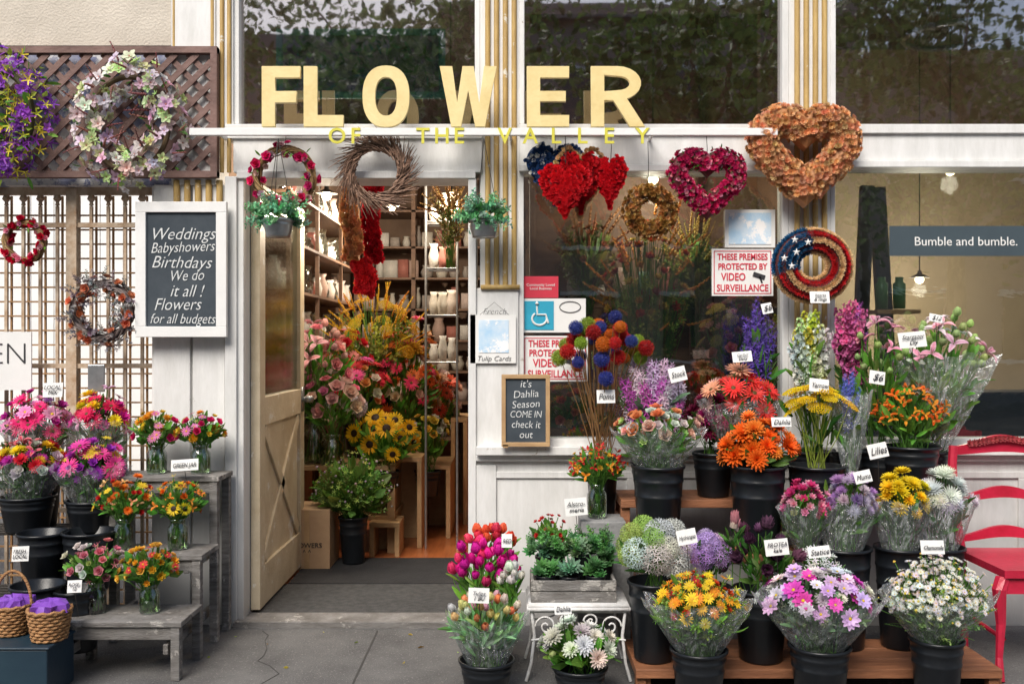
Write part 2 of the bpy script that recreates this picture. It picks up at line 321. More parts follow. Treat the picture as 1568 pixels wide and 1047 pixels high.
def sphere_t(base,n,r,s,hemi=False,flat=1,vary=.25):
    ps=[]
    for i in range(n):
        z=1-(1.15 if hemi else 2)*(i+.5)/n; a=i*2.39996; q=math.sqrt(max(0,1-z*z)); d=np.array([q*math.cos(a),q*math.sin(a),z])
        ps.append(xf(base,d*np.array([r,r,r*flat]),d+np.random.default_rng(i).normal(0,.2,3),s*random.uniform(.8,1.2),random.uniform(1-vary,1.1)))
    return merge(ps)
T['hydrangea']=sphere_t(T['floret'],95,.85,.22,True)
bead=dome(1,1,(0,0,0),seg=5); bead['w']=np.ones(len(bead['v']))*.9
core=dome(.72,.72,(0,0,0),seg=10); core['w']=np.full(len(core['v']),.55); core2=dict(core); core2['v']=core['v']*np.array([1,1,-1])
T['pom']=merge([sphere_t(rings([(5,1,.6,45,10,1)],rows=1),110,.72,.3),core,core2])
T['yarrow']=merge([xf(bead,(math.sqrt(i/90)*math.cos(i*2.4),math.sqrt(i/90)*math.sin(i*2.4),.25*(1-i/90)+random.uniform(0,.04)),(0,0,1),.09,random.uniform(.8,1.1)) for i in range(90)])
T['bead']=bead
def spike_t(n,base,r,s,taper=.6):
    ps=[]
    for i in range(n):
        h=i/n; a=i*2.39996; k=1-taper*h
        ps.append(xf(base,(r*k*math.cos(a),r*k*math.sin(a),h-.75),(math.cos(a),math.sin(a),.45),s*k*random.uniform(.85,1.2),random.uniform(.7,1.15)))
    return merge(ps)
T['stock']=spike_t(36,T['floret'],.13,.16,.45)
T['delph']=spike_t(40,T['floret'],.07,.1,.65)
T['snap']=spike_t(36,T['woodrose'],.1,.13,.6)
def sprig_t(n,lt,ls,spread=.9):
    ps=[petal(1,.03,0,90,-15,rows=3,r0=0,w0=.7)]
    for i in range(n):
        h=.12+.88*i/n; a=i*2.39996
        ps.append(xf(lt,(.12*h*h,0,h),(spread*math.cos(a),spread*math.sin(a),.55),ls*(1.15-.5*h),random.uniform(.75,1.15)))
    return merge(ps)
T['sprig']=sprig_t(14,T['leafr'],.24)
T['needle']=sprig_t(18,T['blade'],.34)
T['buds']=sprig_t(16,bead,.05)
# colours
PEACH=(.93,.45,.26);YEL=(.88,.6,.02);ORG=(.92,.18,.012)
WHT=(.82,.82,.78);BUR=(.16,.006,.035);GRN=(.07,.19,.03);FRESH=(.14,.33,.045);GRY=(.19,.31,.16)
def jit(col,n,a=.12):
    c=np.tile(np.array(col,float),(n,1))*rng.uniform(1-a*1.6,1+a,(n,1)); return np.clip(c*rng.uniform(1-a,1+a,(n,3)),0,1)
SPK=('stock','delph','snap')
# ======================= containers =======================
def bucket_mesh(mb,cx,cy,zt,r,zb,m=0,seg=32):
    h=zt-zb; rb=r*.76
    pr=[(0.001,zb),(rb*.96,zb),(rb,zb+.008)]
    def rad(z): return rb+(r-rb)*(z-zb)/h
    for f in (.62,.8):
        z=zb+h*f; pr+=[(rad(z),z),(rad(z)*1.025,z+.003),(rad(z)*1.025,z+.011),(rad(z)*1.006,z+.014)]
    pr+=[(r*.985,zt-.012),(r*1.05,zt-.01),(r*1.06,zt),(r*1.0,zt+.002),(r*.95,zt-.003),(rb*.9,zb+.02),(.001,zb+.02)]
    mb.lathe(pr,cx,cy,seg,m=m)
def vase_mesh(e,cx,cy,zt,r,zb):
    mb=MB(); h=zt-zb
    mb.lathe([(.001,zb+.001),(r*.9,zb+.001),(r*.98,zb+.01),(r,zb+h*.35),(r*.98,zb+h*.7),(r*.74,zb+h*.82),(r*.74,zb+h*.92),(r*.82,zt),(r*.78,zt)],cx,cy,20,m=0)
    mb.lathe([(.001,zb+.006),(r*.88,zb+.006),(r*.92,zb+h*.5),(.001,zb+h*.5)],cx,cy,16,m=1)
    mb.build('vase',['vase','water'],e,True)
def tag(px,py,y,w,h,text,rot=0.,stick=.1):
    x,z=X(px,y),Z(py,y); W,Hh=LN(w,y),LN(h,y)
    e=empty('price_tag',(x,y,z)); mb=MB()
    c,s_=math.cos(rot),math.sin(rot)
    def pt(a,b,yy): return (x+a*c-b*s_,yy,z+a*s_+b*c)
    v=[pt(-W/2,-Hh/2,y),pt(W/2,-Hh/2,y),pt(W/2,Hh/2,y+.012),pt(-W/2,Hh/2,y+.012)]
    v+=[(a,b+.0015,cc) for a,b,cc in v]
    mb.add(v,[(0,1,2,3),(7,6,5,4),(0,4,5,1),(1,5,6,2),(2,6,7,3),(3,7,4,0)],m=0)
    mb.build('card',['paper'],e)
    if stick:
        mb=MB(); mb.tube([(x,y+.006,z-Hh/3),(x+.01,y+.02,z-Hh/2-stick)],.0015,5,m=0); mb.build('stick',['wire'],e)
    nl=text.count('\n')+1
    txt(text,x,y-.0015,z,Hh*.75/nl,'ink',e,shear=.3,ry=-rot,maxw=W*.84)
    return e
# ======================= bouquet =======================
def bq(name,px,pt,pm,w,y,heads,n=22,greens=90,gcol=GRN,gl=.09,gt='leaf',wrap=False,cont=None,vr=None,loose=.18,up=.45,face=.35,ry=.8,parent=None,stemc=(.12,.28,.05),gspread=1.0,mouth=None,bx=None):
    R=LN(w/2,y); cx=X(px,y); zt=Z(pt,y); zm=Z(pm,y); Ht=zt-zm
    bxx=X(bx,y) if bx else cx
    e=parent or empty(name,(bxx,y,zm))
    mb=MB()
    mr=mouth if mouth else (LN(cont[1]/2,y)*.6 if cont else .03)
    mean=sum(h[2]*h[3] for h in heads)/sum(h[3] for h in heads)
    Rr=max(R-mean*.5,R*.5); v_=vr*Ht if vr else min(Ht*.62,R*1.15); zc=zt-v_
    i=np.arange(n); zz=1-(1.0 if wrap else 1.28)*(i+.5)/n; ph=i*2.39996+random.uniform(0,6); q=np.sqrt(1-zz**2)
    d=np.stack([q*np.cos(ph),q*np.sin(ph),zz],1); d+=rng.normal(0,.09,(n,3))
    sh=rng.uniform(1-loose,1.0,(n,1))
    P=np.array([cx,y,zc])+d*np.array([Rr,Rr*ry,v_-mean*.3])*sh
    tot=sum(h[3] for h in heads)
    pick=rng.choice(len(heads),n,p=[h[3]/tot for h in heads])
    nd=d+np.array([0,-face,up])+rng.normal(0,.12,(n,3))
    for k,h in enumerate(heads):
        idx=np.where(pick==k)[0]
        if len(idx)==0: continue
        nn=nd[idx]
        if h[0] in SPK: nn=d[idx]*np.array([.35,.35,0])+np.array([0,0,1])+rng.normal(0,.06,(len(idx),3))
        if h[0]=='tulip': nn=d[idx]*.5+np.array([0,-.1,.9])+rng.normal(0,.12,(len(idx),3))
        mb.inst(T[h[0]],P[idx],rotN(nn),h[2]*rng.uniform(.78,1.15,len(idx)),jit(h[1],len(idx)))
    A=np.array([bxx,y,zm-.04])+np.concatenate([rng.uniform(-1,1,(n,2))*mr*.8,np.zeros((n,1))],1)
    mb.stems(A,P-nd/np.linalg.norm(nd,axis=1)[:,None]*.004,.0024,stemc)
    if greens:
        g=greens; t=rng.uniform(.15,1,g)**.7; dd=rng.normal(size=(g,3)); dd[:,2]=np.abs(dd[:,2])*.9-.15; dd/=np.linalg.norm(dd,axis=1)[:,None]
        tip=np.array([cx,y,zc])+dd*np.array([Rr*gspread,Rr*ry*gspread,v_*.9])
        base=np.array([bxx,y,zm])+np.concatenate([rng.uniform(-1,1,(g,2))*mr,np.zeros((g,1))],1)
        dr=(tip-base); dr/=np.linalg.norm(dr,axis=1)[:,None]
        Pg=base+(tip-base)*t[:,None]*.9-dr*gl*.35*t[:,None]
        dr=dr+dd*.5+rng.normal(0,.25,(g,3))
        gts=gt if isinstance(gt,(list,tuple)) else [gt]
        for k,gg in enumerate(gts):
            ii=np.arange(k,g,len(gts)); mb.inst(T[gg],Pg[ii],rotN(dr[ii]),gl*rng.uniform(.6,1.15,len(ii)),jit(gcol,len(ii),.25))
    mb.build('flowers',['plant'],e)
    if wrap:
        mw=MB(); seg=44; rows=9; th=np.arange(seg)*2*PI/seg
        z0=zm-.03; z1=zc+v_*.25; V=[]
        fold=sum(np.sin(th*k+random.uniform(0,6))*a for k,a in ((5,.05),(9,.05),(14,.035)))
        for j in range(rows+1):
            f=j/rows; rr=mr*1.05+(R*1.1-mr)*(f**.85); r_=rr*(1+fold*(f**1.3)*1.1+rng.normal(0,.012,seg))
            zj=z0+(z1-z0)*f+(R*.35*fold*3+rng.normal(0,.01,seg))*(1 if j==rows else f**4*.5)
            V.append(np.stack([bxx+(cx-bxx)*f+r_*np.cos(th),y+ry*r_*np.sin(th),zj],1))
        V=np.concatenate(V); qd=[(a*seg+k,a*seg+(k+1)%seg,(a+1)*seg+(k+1)%seg,(a+1)*seg+k) for a in range(rows) for k in range(seg)]
        mw.add(V,qd); mw.build('cellophane_wrap',['wrap'],e)
    if cont:
        kind,cw,zb=cont[0],cont[1],cont[2]
        if kind=='bucket':
            mc=MB(); bucket_mesh(mc,bxx,y,zm,LN(cw/2,y),zb); mc.build('bucket',['bucket'],e,True)
        else:
            vase_mesh(e,bxx,y,zm,LN(cw/2,y),zb)
            ms=MB(); k=14; a=rng.uniform(0,2*PI,k); rr=LN(cw/2,y)*.6
            B_=np.stack([bxx+rr*np.cos(a)*.7,y+rr*np.sin(a)*.7,np.full(k,zm)],1); A_=np.stack([bxx-rr*np.cos(a),y-rr*np.sin(a),np.full(k,zb+.012)],1)
            ms.stems(A_,B_,.003,(.16,.36,.06)); ms.build('stems',['plant'],e)
    return e
# ======================= BUILDING =======================
bld=empty('flower_shop_building')
mb=MB()
mb.fb(262,330,-900,283,-.012,.2)
mb.fb(330,357,-900,192,-.004,.2)
mb.fb(235,291,283,958,0,.24); mb.fb(295,344,283,958,0,.24); mb.box(X(230),X(350),.02,.25,0,Z(283),m=0)
mb.fb(344,362,270,960,-.03,.2); mb.fb(362,373,272,962,-.012,.2)
mb.fb(344,738,190,212,-.02,.15); mb.fb(357,738,212,264,-.005,.2); mb.fb(362,728,262,273,-.028,.2)
mb.fb(717,729,273,962,-.02,.2)
mb.fb(729,794,441,690,-.005,.2)
mb.fb(735,795,-900,441,.012,.2)
mb.fb(795,1208,190,206,-.02,.15); mb.fb(795,1208,206,252,-.003,.2); mb.fb(795,1208,252,262,-.022,.15)
mb.fb(1208,1272,-900,684,.012,.2)
mb.fb(1272,2300,190,204,-.02,.15); mb.fb(1272,2300,204,246,-.003,.2); mb.fb(1272,2300,246,256,-.022,.15)
for a,b in ((357,366),(727,735),(795,803),(1198,1208),(1272,1280),(1780,1800)):
    mb.fb(a,b,-420,190,.01,.1)
for a,b in ((794,802),(1198,1208),(1272,1279),(1780,1800)):
    mb.fb(a,b,262,672,.01,.1)
mb.fb(794,2300,672,684,-.012,.12)
mb.fb(729,2300,684,697,-.07,.15); mb.fb(729,2300,697,706,-.03,.15)
mb.fb(729,2300,706,955,0,.2)
mb.fb(729,760,712,960,-.014,.05); mb.fb(760,2300,722,732,-.012,.05); mb.fb(760,2300,905,960,-.014,.05)
for a in (960,1180,1400,1560): mb.fb(a,a+16,732,905,-.012,.05)
mb.box(X(357),X(2300),-.02,.2,Z(-420),Z(-900))
mb.build('white_timber_front',['white'],bld,bevel=.003)
mb=MB()
def ribs(a,b,q0,q1,n,y=0.,k=.3):
    for i in range(n):
        p=a+(b-a)*(i+.5)/n; x=X(p,y); r=LN((b-a)/n*k,y)
        mb.tube([(x,y+.004,Z(q1,y)),(x,y+.004,(Z(q1,y)+Z(q0,y))/2),(x,y+.004,Z(q0,y))],r,10,m=0)
ribs(740,794,-600,438,4,-.0); ribs(1214,1270,-600,600,4,.0); ribs(334,356,-600,264,2,-.012); ribs(262,344,276,322,5,-.012); ribs(262,270,-600,72,1,-.012); ribs(320,330,-600,72,1,-.012)
mb.fb(736,796,436,443,-.02,.05)
mb.build('gold_fluted_ribs',['gold'],bld,True)
mb=MB(); mb.fb(-900,262,-150,70,.0,.2); mb.build('stucco_wall',['stucco'],bld)
mb=MB(); mb.fb(-900,262,74,284,.03,.1); mb.build('wall_behind_lattice',['bluewall'],bld)
mb=MB(); mb.fb(802,1198,262,672,.05,.056); mb.fb(1279,1780,256,672,.05,.056); mb.build('window_glass',['glass'],bld)
mb=MB(); mb.fb(366,727,-420,190,.05,.056); mb.fb(803,1198,-420,190,.05,.056); mb.fb(1280,1780,-420,190,.05,.056); mb.build('transom_glass',['glasst'],bld)
mb=MB()
mb.box(-1.66,-1.6,.2,5.6,0,3.9); mb.box(1.42,1.47,.2,5.6,0,3.9); mb.box(-1.6,1.42,5.5,5.6,0,3.9)
mb.build('shop_interior_walls',['inwall'],bld)
mb=MB(); mb.box(-1.66,5,.2,5.6,3.5,3.6); mb.build('shop_ceiling',['ceil'],bld)
mb=MB(); mb.box(-1.6,1.42,.06,5.5,-.02,.012); mb.build('shop_floor',['floor'],bld)
mb=MB(); mb.box(1.47,5,2.6,2.7,0,3.6); mb.box(4.9,5,.2,2.6,0,3.6); mb.build('salon_walls',['salon'],bld)
mb=MB(); mb.box(1.47,5,.2,2.6,-.02,.01,m=0); mb.box(1.47,4.9,2.3,2.55,0,.8,m=0)
mb.box(X(1490,1.6),X(1600,1.6),1.6,1.8,.4,1.0); mb.box(X(1280,1.0),X(1700,1.0),1.0,1.3,.01,Z(600,1.0))
mb.build('salon_furnishings',['salondark'],bld)
mb=MB(); mb.box(X(362),X(729),-.06,.1,-.02,.03,m=0); mb.build('door_threshold',['greywood'],bld,bevel=.004)
mb=MB(); mb.fb(1362,1900,346,392,.028,.031); mb.build('banner',['banner'],bld)
txt('Bumble and bumble.',X(1480,.02),.026,Z(370,.02),.06,'paper',bld,off=.0,name='banner_lettering',maxw=LN(172,.02))
hx=X(375)+.0; mb=MB()
def dl(y0,y1,z0,z1,t=.045,o=0,m=0): mb.box(hx+o,hx+o+t,y0,y1,z0,z1,m=m)
zt=Z(274)
dl(.1,.2,.04,zt); dl(.98,1.08,.04,zt); dl(.2,.98,zt-.1,zt,.044); dl(.2,.98,.92,1.06,.044); dl(.2,.98,.04,.24,.044); dl(.2,.98,.24,.92,.02,.008)
mb.beam((hx+.034,.22,.26),(hx+.034,.96,.9),.06,.014,up=(1,0,0)); mb.beam((hx+.035,.96,.26),(hx+.035,.22,.9),.06,.012,up=(1,0,0))
mb.build('open_door',['doorpaint'],bld,bevel=.003)
mb=MB(); mb.box(hx+.018,hx+.024,.2,.98,1.06,zt-.1); mb.build('door_glass',['vase'],bld)
mb=MB(); mb.lathe([(.001,.98),(.022,.982),(.028,1.0),(.022,1.018),(.001,1.02)],hx+.085,1.03,12); mb.box(hx+.045,hx+.07,1.02,1.04,.99,1.01); mb.box(hx+.045,hx+.05,1.0,1.06,.93,1.07); mb.build('door_knob',['tin'],bld,True)
# ---- lattice panel
lat=empty('lattice_panel',(X(170),-.03,Z(170)))
mb=MB(); y=-.045
x0,x1,z0,z1=X(-420,y),X(333,y),Z(272,y),Z(72,y); fw=.03
mb.box(x0,x1,y-.01,y+.03,z1-fw,z1);mb.box(x0,x1,y-.01,y+.03,z0,z0+fw);mb.box(x1-fw,x1,y-.012,y+.032,z0+.002,z1-.002)
ix1=x1-fw; iz0=z0+fw; iz1=z1-fw; hh=iz1-iz0
s=.1; k=x0-hh
while k<ix1:
    for sg in (1,-1):
        a=(k,iz0) if sg>0 else (k,iz1); b=(k+hh,iz1) if sg>0 else (k+hh,iz0)
        t0=max(0,(x0-k)/hh); t1=min(1,(ix1-k)/hh)
        if t1-t0>.03:
            yy=y+(.006 if sg>0 else .016)
            mb.beam((a[0]+(b[0]-a[0])*t0,yy,a[1]+(b[1]-a[1])*t0),(a[0]+(b[0]-a[0])*t1,yy,a[1]+(b[1]-a[1])*t1),.027,.008)
    k+=s
mb.build('lattice',['lattice'],lat)
# ---- iron fence
fen=empty('iron_fence',(X(100,.1),.1,0)); mb=MB(); y=.1
for i in range(-16,9):
    p=i*26+10; x=X(p,y)
    if x>X(228,y): break
    top=Z(316,y)
    mb.beam((x,y,0.02),(x,y,top),.014,.014)
    mb.lathe([(.001,top),(.012,top+.005),(.008,top+.02),(.022,top+.035),(.001,top+.085)],x,y,6)
for py in (345,560,780): mb.beam((X(-420,y),y,Z(py,y)),(X(235,y),y,Z(py,y)),.026,.022,up=(0,0,1))
mb.beam((X(112,y),y-.002,0.02),(X(112,y),y-.002,Z(290,y)),.05,.04)
mb.beam((X(-420,y),y,Z(291,y)),(X(236,y),y,Z(291,y)),.03,.05,up=(0,0,1))
mb.build('bars',['iron'],fen)
tr=empty('wooden_trellis',(X(100,.3),.3,0)); mb=MB(); y=.32
for i in range(30): mb.beam((X(-420,y),y,Z(330+i*22,y)),(X(236,y),y,Z(330+i*22,y)),.01,.008,up=(0,0,1))
for i in range(28): mb.beam((X(-400+i*26,y),y+.012,0),(X(-400+i*26,y),y+.012,Z(300,y)),.008,.012)
mb.build('slats',['rustwood'],tr)
mb=MB()
for i in range(34): mb.box(-9.2+i*.22,-9.2+i*.22+.212,4.6,4.64,0,3.1)
mb.box(-9.2,-1.66,4.64,4.66,0,3.1); mb.build('whitewashed_alley_fence',['white2'])
# ======================= GROUND / STREET =======================
mb=MB(); mb.box(-60,60,-300,300,-.4,-.15); mb.build('ground',['asphalt'])
mb=MB(); mb.box(-60,60,-6.2,8,-.149,0); mb.build('sidewalk',['concrete'])
mb=MB()
for x in (-4.4,-2.9,-.62,.9,3.1): mb.box(x-.004,x+.004,-6,-.1,.0005,.002)
P=[(-1.15,-.1)]
while P[-1][1]>-3: P.append((P[-1][0]+random.uniform(-.05,.07),P[-1][1]-random.uniform(.05,.12)))
for a,b in zip(P[:-1],P[1:]): mb.beam((*a,.001),(*b,.001),.003,.002,up=(0,0,1))
mb.build('sidewalk_joints',['crack'])
mb=MB(); k=26; Pp=np.stack([rng.uniform(-1.3,.6,k),rng.uniform(-1.2,-.1,k),np.full(k,.006)],1); mb.inst(T['leafr'],Pp,rotN(rng.normal(size=(k,3))*np.array([1,1,.1])),rng.uniform(.008,.03,k),jit((.5,.36,.06),k,.4)); mb.build('fallen_petals_and_leaves',['plant'])
mb=MB(); mb.box(-60,60,-6.35,-6.2,-.15,.004); mb.build('kerb',['kerb'],bevel=.01)
mb=MB(); mb.box(-60,60,-24,-16,-.149,0); mb.build('far_sidewalk',['concrete'])
for (xa,xb,h) in ((-26,-12,9.5),(-11.8,-2,8.8),(-1.8,9,9.6),(9.2,24,8.4)):
    e=empty('terraced_building',((xa+xb)/2,-20,0)); mb=MB(); mb.box(xa,xb,-28,-20,0,h,m=0); mb.box(xa-.1,xb+.1,-28,-19.7,h,h+.35,m=0)
    mb.build('walls',['brick'],e); mb=MB()
    n=int((xb-xa)/2.6)
    for i in range(n):
        xx=xa+.6+i*(xb-xa-.6)/n
        for fl in range(int(h//2.9)): mb.box(xx,xx+1.3,-20.0,-19.96,.9+fl*2.9,2.5+fl*2.9)
    mb.build('windows',['farglass'],e)
    mb=MB()
    for i in range(n):
        xx=xa+.6+i*(xb-xa-.6)/n
        for fl in range(int(h//2.9)): mb.box(xx-.12,xx+1.42,-20.0,-19.9,.78+fl*2.9,.88+fl*2.9); mb.box(xx-.12,xx+1.42,-20.0,-19.9,2.52+fl*2.9,2.62+fl*2.9)
    mb.build('sills',['white2'],e)
def tree(x,y,h,r,seed,name='street_tree'):
    e=empty(name,(x,y,0)); g=np.random.default_rng(seed); mb=MB()
    pts=[(x+.1*math.sin(t*3+seed),y+.08*math.cos(t*2),t*h*.6) for t in np.linspace(0,1,8)]
    mb.tube(pts,np.linspace(.2,.1,8),8); C=[]
    for i in range(11):
        a=i*2.4+seed; ln=r*g.uniform(.5,.98); b0=np.array(pts[g.integers(4,8)]); tip=b0+np.array([math.cos(a)*ln,math.sin(a)*ln,g.uniform(.2,1)*h*.42])
        md=(b0+tip)/2+np.array([0,0,.2]); mb.tube([b0,md,tip],[.08,.05,.02],6); C.append(tip); C.append(md+g.normal(0,.3,3))
    mb.build('trunk_and_limbs',['bark'],e)
    mb=MB(); n=6500; c=np.array(C)[g.integers(0,len(C),n)]; dd=g.normal(size=(n,3)); P=c+dd*np.array([.62,.62,.45])*r*.32
    cl=np.tile(np.array([.13,.2,.06]),(n,1))*g.uniform(.4,1.8,(n,1)); mb.inst(T['leafr'],P,rotN(g.normal(size=(n,3))),.16*g.uniform(.6,1.3,n),cl)
    mb.build('crown',['plant'],e)
for a in ((-6.5,-12,8.6,2.7,1),(-1.5,-13,9,2.9,2),(3.4,-12,8.6,2.9,3),(8,-12.5,9,2.9,4)): tree(*a)
# ======================= SHOP SIGN =======================
sg=empty('shop_sign',(X(740,-.16),-.16,Z(200,-.16))); y=-.16
mb=MB(); mb.box(X(291,y),X(1190,y),y-.012,y+.012,Z(208,y),Z(197,y),m=0)
for p in (330,560,780,1000,1170): mb.box(X(p,y),X(p,y)+.012,y+.012,.0,Z(205,y),Z(199,y))
mb.build('sign_bar',['white2'],sg,bevel=.002)
def letter(ch,p0,p1,q0=104,q1=195.5):
    w=(p1-p0)/(q1-q0); s_=.215; b=.185
    if ch=='F': S=[[(0,0),(s_,0),(s_,.4),(w*.9,.4),(w*.9,.4+b),(s_,.4+b),(s_,1-b),(w,1-b),(w,1),(0,1)]]
    if ch=='L': S=[[(0,0),(w,0),(w,b),(s_,b),(s_,1),(0,1)]]
    if ch=='E': S=[[(0,0),(w,0),(w,b),(s_,b),(s_,.42),(w*.92,.42),(w*.92,.42+b*.9),(s_,.42+b*.9),(s_,1-b),(w,1-b),(w,1),(0,1)]]
    if ch=='O':
        f=lambda a,rx,rz:[(w/2+rx*math.copysign(abs(math.cos(t))**a,math.cos(t)),.5+rz*math.copysign(abs(math.sin(t))**a,math.sin(t))) for t in np.linspace(0,2*PI,40,endpoint=False)]
        S=[f(.85,w/2,.51),f(.85,w/2-s_*.95,.51-b)]
    if ch=='W': S=[[(0,1),(.2,1),(.285,.36),(w/2-.09,1),(w/2+.09,1),(w-.285,.36),(w-.2,1),(w,1),(w-.19,0),(w-.35,0),(w/2,.62),(.35,0),(.19,0)]]
    if ch=='R':
        arc=[(w*.5+w*.45*math.cos(t),.72+.28*math.sin(t)) for t in np.linspace(PI/2,-PI/2,12)]
        inn=[(w*.5+(w*.45-s_*.85)*math.cos(t),.72+(.28-b*.85)*math.sin(t)) for t in np.linspace(PI/2,-PI/2,10)]
        S=[[(0,0),(s_,0),(s_,.44),(w*.42,.44),(w*.74,0),(w*1.02,0),(w*.68,.46)]+arc[::-1]+[(0,1)],[(s_,.86)]+[(s_,.58)]+inn[::-1]]
    cu=bpy.data.curves.new('letter_'+ch,'CURVE'); cu.dimensions='2D'; cu.fill_mode='BOTH'; cu.extrude=.01; cu.bevel_depth=.0012
    sc=LN(q1-q0,y)
    for P in S:
        sp=cu.splines.new('POLY'); sp.points.add(len(P)-1); sp.use_cyclic_u=True
        for i,(a,b_) in enumerate(P): sp.points[i].co=(a*sc,b_*sc,0,1)
    o=bpy.data.objects.new('letter_'+ch,cu); o.location=(X(p0,y),y-.0,Z(q1,y)+.003); o.rotation_euler=(PI/2,0,0); cu.materials.append(M['cream']); COL.objects.link(o)
    o.parent=sg; o.matrix_parent_inverse=Matrix.Translation(-Vector(sg.location))
for ch,a,b in (('F',402,460),('L',466,526),('O',556,627),('W',674,760),('E',807,871),('R',905,985)): letter(ch,a,b)
for ch,p in zip('OFTHEVALLEY',(517,545,648,677,703,773,812,851,891,932,983)):
    txt(ch,X(p,y),y-.014,Z(210.5,y),.1,'lime',sg,ext=.003,off=.0015,name='small_letter')
# ======================= CHALKBOARDS & SIGNS =======================
def frame(name,p0,p1,q0,q1,y,fw,fmat,imat,th=.02):
    e=empty(name,(X((p0+p1)/2,y),y,Z((q0+q1)/2,y))); mb=MB(); f=LN(fw,y)
    x0,x1,z0,z1=X(p0,y),X(p1,y),Z(q1,y),Z(q0,y)
    mb.box(x0,x1,y-th,y,z0,z0+f);mb.box(x0,x1,y-th,y,z1-f,z1);mb.box(x0,x0+f,y-th,y,z0+f,z1-f);mb.box(x1-f,x1,y-th,y,z0+f,z1-f)
    mb.build('frame',[fmat],e,bevel=.002)
    mb=MB(); mb.box(x0+f*.9,x1-f*.9,y-th*.5,y-.001,z0+f*.9,z1-f*.9); mb.build('panel',[imat],e)
    return e
e=frame('chalkboard_sign',210,349,310,516,-.06,16,'white2','chalk',th=.025)
for i,(s_,dx,w_) in enumerate((('Weddings',0,96),('Babyshowers',0,98),('Birthdays',-2,92),('We do',6,50),('it all !',6,52),('Flowers',-8,72),('for all budgets',0,100))):
    txt(s_,X(279+dx,-.075),-.0745,Z(358+i*21.8,-.075)+random.uniform(-.003,.003),.08,'chalktext',e,shear=.34,off=-.0006,maxw=LN(w_,-.075),ry=random.uniform(-.04,.02))
e=frame('dahlia_chalkboard',768,842,573,683,-.09,6.5,'palewood','chalk',th=.02)
for i,(s_,w_) in enumerate((("it's",18),('Dahlia',38),('Season',42),('COME IN',48),('check it',44),('out',20))):
    txt(s_,X(805,-.1),-.1015,Z(588+i*15.5,-.1),.048,'chalktext',e,shear=.15,off=-.0003,maxw=LN(w_,-.1),ry=random.uniform(-.06,.02))
mb=MB(); mb.box(X(770,-.09),X(778,-.09),-.11,-.09,Z(684,-.07),Z(680,-.09)); mb.build('foot',['palewood'],e)
def vsign(q0,p0,p1,q1,y=.045):
    e=empty('video_surveillance_sign',(X((p0+p1)/2,y),y,Z((q0+q1)/2,y))); mb=MB()
    mb.fb(p0,p1,q0,q1,y-.003,y,m=0); mb.build('board',['paper'],e); mb=MB()
    yy=y-.0045; x0,x1,z0,z1=X(p0+3,yy),X(p1-3,yy),Z(q1-3,yy),Z(q0+3,yy); t=.004
    mb.box(x0,x1,yy,yy+.001,z0,z0+t);mb.box(x0,x1,yy,yy+.001,z1-t,z1);mb.box(x0,x0+t,yy,yy+.001,z0,z1);mb.box(x1-t,x1,yy,yy+.001,z0,z1)
    mb.build('border',['redink'],e); c=(p0+p1)/2; u=(q1-q0)/68
    for s_,dy,sz,w_ in (('THESE PREMISES',12,.045,.82),('PROTECTED BY',26,.045,.8),('VIDEO',41,.055,.4),('SURVEILLANCE',57,.055,.84)):
        txt(s_,X(c-(14 if s_=='VIDEO' else 0),yy),yy,Z(q0+dy*u,yy),sz*u,'redink',e,off=.0012,maxw=LN((p1-p0)*w_,yy))
    mb=MB(); cx_,cz_=X(c+26,yy),Z(q0+40*u,yy); mb.beam((cx_-.03,yy,cz_+.012),(cx_+.025,yy,cz_-.006),.022,.004); mb.beam((cx_+.0,yy,cz_),(cx_+.012,yy,cz_-.03),.008,.004); mb.build('camera_symbol',['ink'],e)
vsign(514,800,900,584); vsign(381,1090,1184,453)
e=empty('accessible_entrance_sign',(X(848,.04),.04,Z(483,.04))); mb=MB(); mb.fb(799,897,457,509,.041,.045); mb.build('board',['paper'],e)
mb=MB(); mb.fb(803,848,461,505,.0385,.0405); mb.build('panel',['blueink'],e)
mb=MB(); yy=.037; cx,cz=X(826,yy),Z(488,yy); mb.tube([(cx+.035*math.cos(t),yy,cz+.03*math.sin(t)) for t in np.linspace(2.2,6.6,16)],.005,6); mb.tube([(cx-.012,yy,cz+.06),(cx-.01,yy,cz+.02),(cx+.03,yy,cz+.02),(cx+.042,yy,cz-.02)],.005,6); mb.lathe([(.001,cz+.064),(.01,cz+.072),(.001,cz+.082)],cx-.012,yy,8); mb.build('wheelchair_symbol',['paper'],e)
mb=MB(); cx,cz=X(873,yy),Z(470,yy); mb.tube([(cx+.05*math.cos(t),yy+.002,cz+.026*math.sin(t)) for t in np.linspace(0,2*PI,24,endpoint=False)],.002,5,closed=True); mb.build('oval',['ink'],e)
e=empty('red_notice',(X(827,.04),.04,Z(440,.04))); mb=MB(); mb.fb(801,855,423,456,.042,.045); mb.build('board',['redink'],e); txt('Community Loved\nLocal Business',X(828,.04),.041,Z(439,.04),.018,'paper',e,maxw=LN(44,.04))
e=empty('french_poster',(X(757,-.02),-.02,Z(520,-.02))); mb=MB(); mb.fb(720,790,482,556,-.02,-.016); mb.build('sheet',['paper'],e); mb=MB(); mb.fb(733,779,490,540,-.0225,-.0205); mb.build('picture',['paleblue'],e)
txt('French',X(757,-.03),-.0225,Z(477,-.03),.04,'ink',e,shear=.3,off=-.0006,maxw=LN(40,0)); txt('Tulip Cards',X(756,-.03),-.0225,Z(549,-.03),.034,'ink',e,shear=.3,off=-.0006,maxw=LN(56,0))
mb=MB(); mb.tube([(X(735,-.02),-.021,Z(482)),(X(757,-.02),-.021,Z(463)),(X(779,-.02),-.021,Z(482))],.001,4); mb.build('string',['wire'],e)
